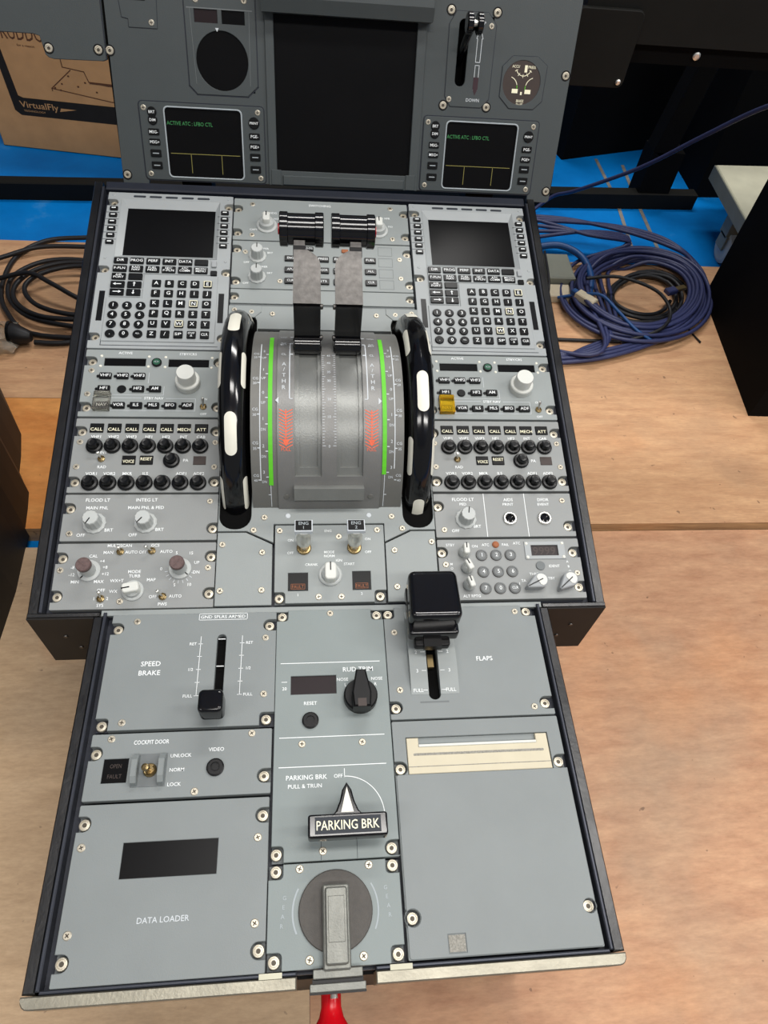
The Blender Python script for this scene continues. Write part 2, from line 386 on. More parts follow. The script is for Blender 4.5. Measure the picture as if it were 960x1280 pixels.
class Mod:
    def __init__(s, name, label, cat, fr, cx, cy, group=None):
        s.cx, s.cy = cx, cy; s.e = bpy.data.objects.new(name, None); C.objects.link(s.e)
        s.e.empty_display_size = .02; s.e.matrix_world = fr @ Matrix.Translation((cx / 1000, cy / 1000, 0)); tag(s.e, label, cat, group)
        s.tx = MB(); s.tx2 = MB()
    def part(s, name, mb, mats, label=None):
        return link(name, mb.mesh(name, mats, (s.cx, s.cy, 0)), s.e, label=label)
    def put(s, name, me, x, y, z=0, rot=0):
        o = link(name, me, s.e, ((x - s.cx) / 1000, (y - s.cy) / 1000, z / 1000)); o.rotation_euler.z = R(rot); return o
    def plate(s, rc, big=(), small=(), holes=(), m='panel', nr=5.6, thick=7.0, back='tray_grey', nb=9):
        x0, x1, y0, y1 = rc; Lf = []; Rt = []; cut = {}
        for x, y in big:
            sd = 'L' if x - x0 < x1 - x else 'R'; d = (x - x0) if sd == 'L' else (x1 - x)
            if y - nr < y0 + .8: cut['B' + sd] = (d + nr, y + nr - y0)
            elif y + nr > y1 - .8: cut['T' + sd] = (d + nr, y1 - y + nr)
            else: (Lf if sd == 'L' else Rt).append((y, d))
        p = []
        def corner(k, pts_plain):
            if k not in cut: return pts_plain
            a, h = cut[k]; r = 3.
            if k == 'BL': return [(x0, y0 + h)] + list(reversed(arc(x0 + a - r, y0 + h - r, r, 0, 90, 3))) + [(x0 + a, y0)]
            if k == 'BR': return [(x1 - a, y0)] + list(reversed(arc(x1 - a + r, y0 + h - r, r, 90, 180, 3))) + [(x1, y0 + h)]
            if k == 'TR': return [(x1, y1 - h)] + list(reversed(arc(x1 - a + r, y1 - h + r, r, 180, 270, 3))) + [(x1 - a, y1)]
            return [(x0 + a, y1)] + list(reversed(arc(x0 + a - r, y1 - h + r, r, 270, 360, 3))) + [(x0, y1 - h)]
        p += corner('BL', arc(x0 + 1, y0 + 1, 1, 180, 270, 2)); p += corner('BR', arc(x1 - 1, y0 + 1, 1, 270, 360, 2))
        for y, d in sorted(Rt): p += [(x1, y - nr)] + list(reversed(arc(x1 - d, y, nr, 90, 270, nb))) + [(x1, y + nr)]
        p += corner('TR', arc(x1 - 1, y1 - 1, 1, 0, 90, 2)); p += corner('TL', arc(x0 + 1, y1 - 1, 1, 90, 180, 2))
        for y, d in sorted(Lf, reverse=True): p += [(x0, y + nr)] + list(reversed(arc(x0 + d, y, nr, -90, 90, nb))) + [(x0, y - nr)]
        q = [p[0]]
        for a in p[1:]:
            if abs(a[0] - q[-1][0]) + abs(a[1] - q[-1][1]) > .02: q.append(a)
        s.part('faceplate', MB().prism(q, -thick, 0, holes), m)
        s.part('back_plate', MB().box(x0 + .3, x1 - .3, y0 + .3, y1 - .3, -thick - 2, -thick + .6), back)
        for x, y in big: s.put('screw', shared('screw_big', screw_big, ['screw', 'screw_dark']), x, y, -thick + 2.6, random.uniform(0, 90))
        for x, y in small: s.put('screw', shared('screw_small', screw_small, ['screw', 'screw_dark']), x, y, 0, random.uniform(0, 90))
    def key(s, x, y, wd, hg, legend=None, lh=3., lw=None, z=2., m='key_black', r=.9, name='key', tm='print_white', dy=0):
        me = shared(('key', wd, hg, z, m), key_box(wd, hg, z, r), m); o = s.put(name, me, x, y)
        if legend: s.leg(o, legend, lh, lw, z, tm, dy)
        return o
    def leg(s, o, legend, lh, lw, z, tm='print_white', dy=0):
        k = ('leg', legend, lh, lw, tm, dy)
        if k not in SH: SH[k] = MB().text(legend, 0, dy, lh, lw, z=.15).mesh('legend', tm)
        return link('legend', SH[k], o, (0, 0, z / 1000))
    def rkey(s, x, y, r, legend=None, lh=3.4, z=2., m='key_black', name='key'):
        me = shared(('rkey', r, z, m), lambda: MB().lathe([(r, -1), (r, z - .6), (r - .6, z)], seg=16, smooth=False), m); o = s.put(name, me, x, y)
        if legend: s.leg(o, legend, lh, None, z)
        return o
    def t(s, txt, x, y, h, w=None, rot=0): s.tx.text(txt, x, y, h, w, rot=rot)
    def done(s, m='print_white', m2='print_grey'):
        if s.tx.v: s.part('printed_legend', s.tx, m)['kind'] = 'stuff'
        if s.tx2.v: s.part('printed_lines', s.tx2, m2)['kind'] = 'stuff'
        return s.e
    def toggle(s, x, y, tilt=(0, 20), ln=9, r=3.2):
        n = s.put('toggle_switch', shared('tognut', lambda: MB().lathe([(3.6, 0), (3.6, 1.4), (2.4, 2.2), (2.0, 1.2)], seg=8, smooth=False), 'brass'), x, y)
        st = link('switch_stem', shared('togstem', lambda: MB().lathe([(.9, 0), (1.0, 5), (1.7, 8), (1.7, 9.4), (.9, 10)], seg=10), 'steel'), n, (0, 0, .001))
        st.rotation_euler = (R(-tilt[1]), R(tilt[0]), 0)
    def knob(s, x, y, kind, rot=0, name='knob'):
        b = {'flood': lambda: MB().lathe([(10.6, 0), (10.6, 1.2), (9.8, 1.8), (7.9, 1.8), (7.6, 3), (7.2, 14.5), (6.6, 15.5)], seg=36, flute=.035, flute_n=12, smooth=False),
             'small': lambda: MB().lathe([(10., 0), (10., 1.0), (9.2, 1.6), (7.2, 1.6), (6.9, 3), (6.6, 13), (6., 14)], seg=36, flute=.035, flute_n=12, smooth=False),
             'cap': lambda: MB().lathe([(10.4, 0), (10.4, 1.2), (9.8, 1.8), (6.9, 1.8), (6.6, 15)], seg=28, smooth=False),
             'audio': lambda: MB().lathe([(8.2, 0), (8.2, 2.2), (7.4, 3.2), (5.4, 3.6), (4.9, 9), (4.2, 9.8), (2.4, 9.4)], seg=20),
             'radio': lambda: MB().lathe([(12.8, 0), (12.8, 7), (12.0, 8.2), (9.6, 8.4), (9.4, 9), (9.4, 20.4), (8.8, 21.6)], seg=32)}[kind]
        o = s.put(name, shared(('knob', kind), b, {'audio': 'key_black', 'radio': 'knob_white'}.get(kind, 'knob_grey')), x, y, 0, rot)
        if kind in ('flood', 'small'):
            z = 15.6 if kind == 'flood' else 14.1
            link('pointer', shared(('ptr', kind), lambda: MB().box(-.55, .55, 0.5, 7.2, z - 3, z), 'satin_black'), o)
        if kind == 'cap':
            link('cap', shared('knobcap', lambda: MB().lathe([(6.5, 14.6), (6.8, 15.2), (6.8, 18.6), (6.2, 19.4)], seg=24, smooth=False).box(-6.2, 6.2, -.5, .5, 19.3, 19.7), 'cap_brown'), o)
            link('pointer', shared('capptr', lambda: MB().box(-.5, .5, 6.6, 10, 1.6, 2.1), 'satin_black'), o)
        return o
    def selector(s, x, y, rot=0, r=10.5, ln=13., wd=9., h=15., disc=True, name='selector_knob'):
        """round skirt with a raised bar grip, white top and black index line"""
        def mk():
            b = MB()
            if disc: b.lathe([(r, 0), (r, 1.4), (r - 1, 2.2)], seg=28, smooth=False)
            b.lathe([(r * .78, 2), (r * .72, h * .45), (r * .5, h * .62)], seg=24)
            return b
        def grip():
            b = MB(); b.rbox(-wd / 2, wd / 2, -ln / 2, ln / 2, 2.2, h, wd * .3, 1.2, 2); return b
        o = s.put(name, shared(('seld', r, h, disc), mk, 'knob_grey'), x, y, 0, rot)
        link('grip', shared(('selg', ln, wd, h), grip, 'knob_white'), o)
        link('pointer', shared(('selp', ln, wd, h), lambda: MB().box(-.6, .6, ln * .02, ln / 2 + .2, h - 4, h + .12), 'satin_black'), o)
        return o
    def wedge(s, x, y, rot=0, ln=19., h=13., name='selector_knob'):
        """teardrop pointer knob seen on the transponder"""
        def mk():
            ol = arc(0, 0, 7.5, -20, 200, 10) + [(-1.2, -ln), (1.2, -ln)]
            return MB().prism(ol, 0, h, ch=1.)
        o = s.put(name, shared(('wedge', ln, h), mk, 'knob_shade'), x, y, 0, rot)
        link('cap', shared(('wedgecap', h), lambda: MB().prism(arc(0, 0, 6, -10, 190, 10) + [(-4, -3), (4, -3)], h - .2, h + .6, ch=.2), 'knob_white'), o)
        link('pointer', shared(('wedgeptr', ln, h), lambda: MB().box(-.5, .5, -ln + 1, 2, h, h + .8), 'satin_black'), o)
        return o
    def lcd(s, rc, z=-2., m='screen_black', name='display'):
        return s.part(name, MB().box(rc[0] - .4, rc[1] + .4, rc[2] - .4, rc[3] + .4, z - .8, z), m)
    def lens(s, x, y, wd, hg, m, txt=(), name='annunciator', z=1.2):
        o = s.key(x, y, wd, hg, z=z, m=m, name=name, r=.5)
        for a in txt: s.leg(o, a[0], a[1], a[2] if len(a) > 2 else None, z, a[3] if len(a) > 3 else 'print_white', a[4] if len(a) > 4 else 0)
        return o
# ================================================================== SETTING
def struct(name, mb, m, scale=1.):
    o = link(name, mb.mesh(name, m, scale=scale)); o['kind'] = 'structure'; return o
struct('floor', MB().box(-4, 4, -4, 5, -.05, 0), 'blue_floor')
mat('ceiling_white', (215, 214, 208), .9, 0, .2, .02, 2)
struct('ceiling', MB().box(-4, 4, -4, 5, 2.7, 2.75), 'ceiling_white')
def sheet(label, x0, x1, y0, y1, z0, z1, top):
    b = MB(); b.box(x0, x1, y0, y1, z0, z1 - .0006); b.cur = 1; b.box(x0, x1, y0, y1, z1 - .0006, z1)
    o = link('plywood_sheet', b.mesh('plywood_sheet', ['plywood_edge', top], scale=1.)); return tag(o, label, 'plywood')
sheet('pale raised plywood sheet carrying the coiled blue cables', .242, 1.9, .3085, 1.013, 0, .034, 'plywood_pale')
sheet('reddish low plywood sheet butting against the step beside the transponder panel', -.02, 1.9, -2.2, .3075, 0, .014, 'plywood_red')
sheet('brown raised plywood sheet under the coiled black power cords', -1.9, -.242, .5795, 1.027, 0, .034, 'plywood_pale')
sheet('bright orange plywood strip between brown sheet and dark gap', -1.9, -.242, .3085, .5785, 0, .034, 'plywood_orange')
sheet('tan low plywood sheet beside the weather radar and data loader panels', -1.9, -.0204, -2.2, .2875, 0, .014, 'plywood_left')
# scuffed seams in the blue floor
def seam(pts, label):
    o = link('floor_seam', MB().line(pts, .009, .0008).mesh('floor_seam', 'seam', scale=1.)); o['kind'] = 'structure'
mat('seam', (120, 116, 110), .7, 0, .3, .3, 40)
seam([(.762, 1.526), (.767, 1.332), (.742, 1.02)], ''); seam([(.83, 1.5), (.821, 1.336), (.813, 1.02)], '')
# ================================================================== PEDESTAL FRAME
ped = bpy.data.objects.new('pedestal_frame', None); C.objects.link(ped); ped.location = (0, .1, .014)
tag(ped, 'black metal pedestal frame with raised rims around all control panels', 'pedestal')
inv = ped.matrix_world.inverted() if False else Matrix.Translation((0, -.1, -.014))
def pedpart(name, mb, m, fr=FL, label=None):
    me = mb.mesh(name, m); me.transform(inv @ fr); return link(name, me, ped, label=label)
pedpart('tray', MB().prism(rect(-257, 257, -.5, 519), -16, -10, [rect(-106, 108, 77.6, 349)], ch=0), 'tray', FU)
pedpart('tray', MB().box(-203, 203, -288, -2, -16, -10), 'tray')
for sx in (-1, 1):
    a, b_ = sorted((sx * 270.5, sx * 261)); pedpart('rim', MB().box(a, b_, -2, 531, -30, -1, ch=1), 'rim', FU)
    a, b_ = sorted((sx * 260.6, sx * 257.6)); pedpart('lip', MB().box(a, b_, -1, 521, -12, 1.2, ch=.8), 'lip', FU)
    a, b_ = sorted((sx * 212, sx * 203.5)); pedpart('rim', MB().box(a, b_, -288.2, -5, -30, -1, ch=1), 'rim')
    a, b_ = sorted((sx * 203.2, sx * 200.4)); pedpart('lip', MB().box(a, b_, -287, -2, -12, 1.2, ch=.8), 'lip')
    a, b_ = sorted((sx * 212.5, sx * 28)); 
    pts = rrect(a, b_, -297, -289, 6, 4) if False else ([(a, -289), (a, -291), *arc(a + 6, -291, 6, 180, 270, 4), (b_, -297), (b_, -289)] if sx < 0 else [(a, -289), (a, -297), *arc(b_ - 6, -291, 6, 270, 360, 4), (b_, -289)])
    pedpart('aft_rim', MB().prism(pts, -30, -1, ch=.8, bottom=True), 'rim_pale')
    pedpart('aft_lip', MB().box(a + (12 if sx < 0 else 0), b_ - (12 if sx > 0 else 0), -288.6, -286.2, -12, .6, ch=.7), 'lip')
    a, b_ = sorted((sx * 270.5, sx * 207)); pedpart('cross_rim', MB().box(a, b_, -5, -1, -12, -.5, ch=.6), 'rim', FU)
    a, b_ = sorted((sx * 271, sx * 206)); pedpart('wing_panel', MB().prism(rect(a, b_, -92, -3), 0, 4, ch=.3), 'body_black', frame((0, -.002, ZP), (1, 0, 0), (0, 0, 1)))
    a, b_ = sorted((sx * 270, sx * 264))
    prof = [(0, -92), (0, -8), (515, 101), (515, -20), (440, -92)]
    mb = MB().prism(prof, a, b_, ch=0, bottom=True).xf(lambda u, v, x: (x, u, v)); pedpart('side_panel', mb, 'body_black')
    a, b_ = sorted((sx * 206, sx * 211)); pedpart('side_panel', MB().box(a, b_, -290, -4, -340, -29), 'body_black')
    a, b_ = sorted((sx * 240, sx * 234)); pedpart('side_panel', MB().box(a, b_, 4, 440, -340, -90), 'body_black')
    for px_, pz in ((246, -38), (238, -62)):
        pedpart('rivet', MB().lathe([(2.2, 0), (1.8, .8)], sx * px_, pz, 10).xf(lambda x, y, z: (x, -6.2 - z, y)), 'lever_metal')
pedpart('cross_strip', MB().box(-206, 206, -4.6, .8, -8, -1.0, ch=.5), 'panel', FU)
pedpart('forward_rim', MB().box(-257.5, 257.5, 520, 532.5, -34, -1.5, ch=1.5), 'tray', FU)
pedpart('forward_panel', MB().box(-262, 262, 505, 509, -340, 95), 'body_black')
pedpart('aft_panel', MB().box(-205, 205, -290, -286, -340, -29), 'body_black')
pedpart('base_panel', MB().box(-239, 239, 4, 8, -340, -92), 'body_black')
for sx in (-1, 1): pedpart('corner_shim', MB().box(*sorted((sx * 54, sx * 38)), -289.5, -286, -3, .8), 'cart_cream')
# ================================================================== FORWARD LEFT / RIGHT COLUMNS
XR = 359.5                                           # x shift from the left to the right column
def mcdu():
    m = Mod('flight_computer_unit', 'grey keypad unit with blank screen in the column above the weather radar panel', 'control unit', FU, -179, 400, 'flight computer keypad units')
    hole = rect(-236, -122, 414.5, 503)
    m.plate((-252, -106.5, 288.5, 513), [(-244.6, 497), (-111.6, 496), (-244.8, 396), (-111.2, 395.4), (-245.2, 303.6), (-111.8, 303.9)], [], [hole], 'keypad_grey', nr=5.)
    for x, y in ((-246, 508.7), (-111.7, 508), (-245.6, 412.3), (-111.5, 411.6)): m.put('rivet', shared('rivet', lambda: MB().lathe([(2, 0), (1.6, .5)], seg=10), 'keypad_grey'), x, y)
    b = MB(); o = [(-236, 414.5), (-122, 414.5), (-122, 503), (-236, 503)]; i_ = [(-228.2, 419.8), (-127, 419.8), (-127, 491), (-228.2, 491)]
    b.add([(x, y, 0) for x, y in o] + [(x, y, -3.4) for x, y in i_], [(k, (k + 1) % 4, 4 + (k + 1) % 4, 4 + k) for k in range(4)]); m.part('screen_bezel', b, 'keypad_grey')
    m.lcd((-228.2, -127, 419.8, 491), -3.3, name='screen')
    for x in (-215.8, -197.3, -178.7, -160.1, -141.5): m.part('vent_slot', MB().prism(rrect(x - 7.2, x + 7.2, 505.8, 508.9, 1.5), -.2, .25, ch=.1), 'line_dark')
    for i in range(6):
        y = 486.3 - i * 10.25
        for x, yy in ((-243.3, y), (-115.3, y - 1.1)):
            m.key(x, yy, 9., 5.6, z=2.2, name='line_key', tm='print_white'); m.tx.box(x - 2.4, x + 2.4, yy - .8, yy + .6, 2.2, 2.4)
            if i: m.tx2.line([(x - 8, yy + 5), (x + 6, yy + 5)], .7)
    kp = MB().prism([(-238.5, 297.3), (-119, 297.3), (-119, 352), (-119, 389.2), (-200.4, 389.2), (-200.6, 355.4), (-238.5, 355.4)], -.2, 1.1, ch=.5); m.part('keypad_plate', kp, 'keypad_grey')
    m.part('function_plate', MB().prism([(-236, 357), (-202.2, 357), (-202.2, 390.4), (-128, 390.4), (-128, 413), (-236, 413)], -.2, 1.1, ch=.5), 'keypad_grey')
    xs = [-227.6, -209.8, -191.9, -174, -156.1, -138.4]
    for x, t_ in zip(xs, ('DIR', 'PROG', 'PERF', 'INIT', 'DATA', None)): m.key(x, 407.2, 15.2, 8.4, t_, 3.6, None, 3.)
    for x, t_, w_ in zip(xs, ('F-PLN', 'RAD\nNAV', 'FUEL\nPRED', 'SEC\nF-PLN', 'ATC\nCOMM', 'MCDU\nMENU'), (12, 9, 10, 12, 11.5, 11.5)): m.key(x, 395.6, 15.2, 8.8, t_, 3.3 if '\n' not in t_ else 3., w_, 3.)
    for x, y, t_, w_ in ((-227.6, 384.4, 'AIR\nPORT', 11), (-209.6, 384.6, None, None)): m.key(x, y, 15.2, 8.8, t_, 3., w_, 3.)
    for x, y, a in ((-227.8, 373, 180), (-209.8, 373, 90), (-227.7, 362.3, 0), (-209.9, 362.3, 270)):
        k = m.key(x, y, 15.2, 8.8, z=3.)
        l = shared('arrow', lambda: MB().box(-4.2, 2.5, -.5, .5, 0, .15).flat([(1.8, -1.8), (5, 0), (1.8, 1.8)], .15), 'print_white'); q = link('legend', l, k, (0, 0, .003)); q.rotation_euler.z = R(a)
        if a in (90, 270): q.scale = (.62, 1, 1)
    m.key(-124.1, 406, 5.6, 8.6, z=2.4, m='knob_shade'); m.key(-124, 392.8, 7, 7, z=2.4)
    for r_ in range(6):
        for c_ in range(5):
            x = -185.9 + c_ * 14.05; y = 375.8 - r_ * 13.87
            ch = 'ABCDEFGHIJKLMNOPQRSTUVWXYZ'; n = r_ * 5 + c_; t_ = ch[n] if n < 26 else ('/', 'SP', 'OVF\nΔ', 'CLR')[n - 26]
            k = m.key(x, y, 9.6, 9.6, t_, 4.6 if len(t_) == 1 else (3.4 if '\n' not in t_ else 2.9), None if len(t_) == 1 else 7.2, 3.)
            if t_ in 'ENW': link('key_outline', shared('kout', lambda: MB().line(rect(-3.9, 3.9, -3.9, 3.9), .8, .16, True), 'print_cream'), k, (0, 0, .003))
    for r_ in range(4):
        for c_ in range(3):
            t_ = (('1', '2', '3'), ('4', '5', '6'), ('7', '8', '9'), ('.', '0', '+/-'))[r_][c_]
            m.rkey(-229.5 + c_ * 14.5, 344.2 - r_ * 12.65, 5.2, t_, 4.4 if len(t_) == 1 else 2.6, 3.)
    for x in (-243.7, -114.2): m.part('side_slot', MB().box(x - 3, x + 3, 324.5, 365, -.5, .4), 'key_black')
    m.tx2.line([(-238.6, 300), (-238.6, 292.5), (-116, 292.5)], .8)
    m.done(m2='line_dark'); return m.e
def rmp():
    m = Mod('radio_panel', 'grey radio tuning panel with white knob and clear key guard', 'control panel', FU, -179, 246, 'radio tuning panels')
    d1 = (-231.9, -189.2, 266.3, 276); d2 = (-165.7, -123.4, 265.9, 275.6)
    m.plate((-251.5, -106.5, 204.3, 286.7), [(-244.6, 272.1), (-244.4, 215.8), (-113.2, 272.3), (-112.8, 216.8)], [(-243.6, 260), (-244.5, 231)], [rect(*d1), rect(*d2)])
    for d in (d1, d2):
        m.lcd(d, -1.2)
        for x in (d[0] - 3.2, d[1] + 3): 
            for y in (d[2] - .5, d[3] + 2.4): m.put('rivet', shared('pin', lambda: MB().lathe([(1.6, 0), (1.2, .6)], seg=8), 'insert_white'), x, y)
    o = m.put('transfer_button', shared('green', lambda: MB().cyl(0, 0, 5.2, 0, 2.2, 18), 'satin_black'), -177.7, 270.6); link('lens', shared('greenl', lambda: MB().cyl(0, 0, 3.9, 2.0, 2.5, 16, .2), 'button_green'), o); m.leg(o, '<>', 3.2, 5, 2.4, 'print_faint')
    for t_, x, y in (('VHF1', -228.4, 252.8), ('VHF2', -211.1, 252.8), ('VHF3', -194.1, 252.8), ('HF1', -228.4, 237), ('HF2', -194, 237), ('AM', -176.8, 237.2), ('NAV', -228.4, 217), ('VOR', -211.7, 217), ('ILS', -194.3, 217), ('MLS', -177.2, 217), ('BFO', -160, 217), ('ADF', -142.5, 217)):
        m.key(x, y, 12.4, 7.2, t_, 3.5, None, 2.6); m.part('select_light', MB().prism([(x - 8.6, y - 1.6), (x - 6, y - 1.6), (x - 6, y + 1.6), (x - 8.6, y + 1.6), (x - 9.4, y)], -.3, .8, ch=.2), 'key_black')
    o = m.rkey(-210.7, 237, 4.6, None, z=1.6); 
    m.t('ACTIVE', -211, 282.6, 3); m.t('STBY/CRS', -145.8, 282.4, 3); m.t('STBY NAV', -177.4, 226.6, 3); m.t('ON', -126, 226, 2.6); m.t('OFF', -126, 208, 2.6)
    m.tx2.line([(-221, 226.8), (-190, 226.8)], .4); m.tx2.line([(-165, 226.4), (-135, 226.4), (-135, 211.5), (-221, 211.5)], .4); m.tx2.line([(-184.5, 258), (-184.5, 245)], .35); m.tx2.line([(-236, 230.5), (-168, 230.5), (-168, 241)], .35)
    m.knob(-143.4, 245.2, 'radio', name='tuning_knob'); m.toggle(-126.5, 216.6, (0, 35))
    g = MB()
    for a, b_, c_, d in ((-236.5, -235.3, 210.5, 231), (-221.5, -220.3, 210.5, 231), (-236.5, -220.3, 230, 231), (-236.5, -220.3, 210.5, 211.3)): g.box(a, b_, c_, d, 0, 5.4)
    g.box(-236.5, -220.3, 210.5, 223.5, 5, 5.8); m.part('key_guard', g, 'guard_clear')
    g = MB(); g.box(-236, -221, 227, 231, 0, 7, ch=.5); m.part('guard_hinge', g, 'guard_clear')
    m.done(); return m.e
def acp():
    m = Mod('audio_panel', 'grey audio panel of black knobs above the main panel light knobs', 'control panel', FU, -179, 160, 'audio control panels')
    m.plate((-251.5, -106.5, 118.6, 202), [(-245.2, 187.2), (-112.4, 187.6), (-245.6, 130.4), (-111.6, 130.5)], [(-245.1, 174.6), (-112.3, 174.4), (-245.5, 146.8), (-112.1, 146.5)], m='panel_side')
    for i in range(7):
        x = -230.4 + 17.25 * i
        m.lens(x, 190.5, 13.4, 10.4, 'satin_black', [(('CALL', 'CALL', 'CALL', 'CALL', 'CALL', 'MECH', 'ATT')[i], 3.5, None, 'print_cream', -1.8)])
        m.knob(x, 169.6, 'audio', name='volume_knob'); m.knob(x, 128.6, 'audio', name='volume_knob')
        m.t(('VHF1', 'VHF2', 'VHF3', 'HF1', 'HF2', 'INT', 'CAB')[i], x, 180.8, 3.2)
        a = ('VOR1', 'VOR2', 'MKR', 'ILS', '', 'ADF1', 'ADF2')[i]
        if a: m.t(a, x, 139.2, 3.2)
    m.lens(-195.8, 154, 13, 10, 'satin_black', [('VOICE', 3.3, 11, 'print_cream', -1.8)]); m.lens(-178.8, 154, 13, 10, 'satin_black', [('RESET', 3.3, 11, 'print_cream', 1)])
    m.knob(-154.3, 153.4, 'audio', name='volume_knob'); m.t('PA', -140.4, 154, 3.2); m.part('blank_tile', MB().prism(rect(-133, -120.6, 149, 158.4), 0, .8, ch=.2), 'dial')
    m.toggle(-222.3, 155.4, (-10, 15)); m.t('INT', -221, 162.8, 3); m.t('RAD', -221.1, 146.6, 3)
    m.done(); return m.e
def flood_left():
    m = Mod('lighting_panel', 'grey lighting panel with two pale fluted dimmer knobs', 'control panel', FU, -179, 92)
    m.plate((-251.5, -106.3, 68.2, 116.6), [(-246, 102), (-111, 80.5)], [(-243.3, 75.8), (-114.4, 108.8)], m='panel_side')
    m.knob(-221.3, 86.3, 'flood', 150, 'dimmer_knob'); m.knob(-173.8, 86.3, 'flood', 140, 'dimmer_knob')
    for t_, x, y, h in (('FLOOD LT', -220.6, 110.6, 3.4), ('MAIN PNL', -220.5, 102.4, 3.2), ('INTEG LT', -174.6, 110.6, 3.4), ('MAIN PNL & PED', -174.8, 102.4, 3.2), ('OFF', -232.6, 74.2, 3.2), ('BRT', -207.4, 79.2, 3.2), ('OFF', -184.9, 74, 3.2), ('BRT', -160.3, 79.4, 3.2)): m.t(t_, x, y, h)
    m.done(); return m.e
def radar():
    m = Mod('weather_radar_panel', 'grey weather radar panel with two brown capped knobs and four toggles', 'control panel', FU, -179, 34)
    m.plate((-252, -106.3, 1.6, 65.8), [(-246.8, 51.4), (-247.3, 14.4), (-111, 51.6), (-111.2, 15.1)], [(-246.8, 39.4), (-112.8, 40.1), (-190.5, 8.6)], m='panel_side')
    m.knob(-221, 38.6, 'cap', 140, 'gain_knob'); m.knob(-138.5, 39.4, 'cap', 230, 'tilt_knob'); m.selector(-179.6, 18.6, 100, 9.8, 15, 9.5, 13, name='mode_knob')
    for x, y, t_ in ((-194.5, 57, (0, 10)), (-165.6, 57.4, (-30, 10)), (-207.6, 11.4, (0, 25)), (-152.4, 12.4, (-25, 18))): m.toggle(x, y, t_)
    for t_, x, y in (('MULTISCAN', -195.7, 63.2), ('GCS', -163, 63.2), ('MAN', -205.4, 56.5), ('AUTO', -184.4, 56.6), ('OFF', -174, 56.5), ('AUTO', -152.4, 56.8), ('CAL', -218.5, 53), ('+4', -210, 48), ('+8', -206.8, 41.9), ('+12', -206, 35.4), ('MIN', -232.4, 28), ('MAX', -211, 28), ('-8', -236, 42), ('-12', -236, 35), ('MODE', -179.8, 37.2), ('TURB', -179.4, 32.9), ('WX+T', -195, 28.6), ('WX', -197.2, 18.3), ('MAP', -164, 29), ('OFF', -208.2, 19.6), ('SYS', -207.6, 5.3), ('1', -213.6, 11.6), ('2', -201.8, 11.6), ('OFF', -161.4, 12.6), ('AUTO', -141.2, 12.8), ('PWS', -152.2, 5.4), ('0', -155.8, 39.6), ('5', -142.6, 55.3), ('15', -129, 55), ('UP', -123.4, 45.4), ('DN', -123.4, 35.9), ('5', -142.6, 23.6), ('10', -129, 23.8)): m.t(t_, x, y, 2.9)
    for k in range(9):
        a = R(190 + k * 19)
        m.tx2.line([(-138.5 + 11.4 * math.cos(a), 39 + 11.4 * math.sin(a)), (-138.5 + 13.8 * math.cos(a), 39 + 13.8 * math.sin(a))], .5)
    m.done(); return m.e
def flood_right():
    m = Mod('lighting_panel', 'grey panel with single dimmer knob and two round push buttons', 'control panel', FU, 180.5, 92)
    m.plate((108.4, 252.6, 68.2, 116), [(113, 102.1), (246.2, 79.4)], [(117, 76.3), (243.1, 107.6)], m='panel_side')
    m.knob(139.8, 87.8, 'flood', -10, 'dimmer_knob')
    for x in (160.5, 203.2): m.tx.line([(x, 68.6), (x, 115.6)], .6)
    for t_, x, y, h in (('FLOOD LT', 138.9, 109.5, 3.4), ('PED', 138.4, 104.2, 2.9), ('OFF', 128.4, 75.2, 3.1), ('BRT', 151, 79.8, 3.1), ('AIDS', 186, 109, 3.3), ('PRINT', 185.4, 103.8, 2.9), ('DFDR', 223, 108.8, 3.3), ('EVENT', 222.6, 103.6, 2.9)): m.t(t_, x, y, h)
    for x in (185.5, 221.7):
        o = m.put('push_button', shared('pbring', lambda: MB().lathe([(7.2, 0), (7.2, 1.6), (6.4, 2.2), (5.2, 2.2), (5.0, 0)], seg=24, cap=False), 'steel'), x, 87.9)
        link('button_cap', shared('pbcap', lambda: MB().lathe([(4.9, 0), (4.9, 1.2), (3.2, 2.0), (2.0, 1.2), (.6, 1.2)], seg=20), 'gloss_black'), o)
    m.done(); return m.e
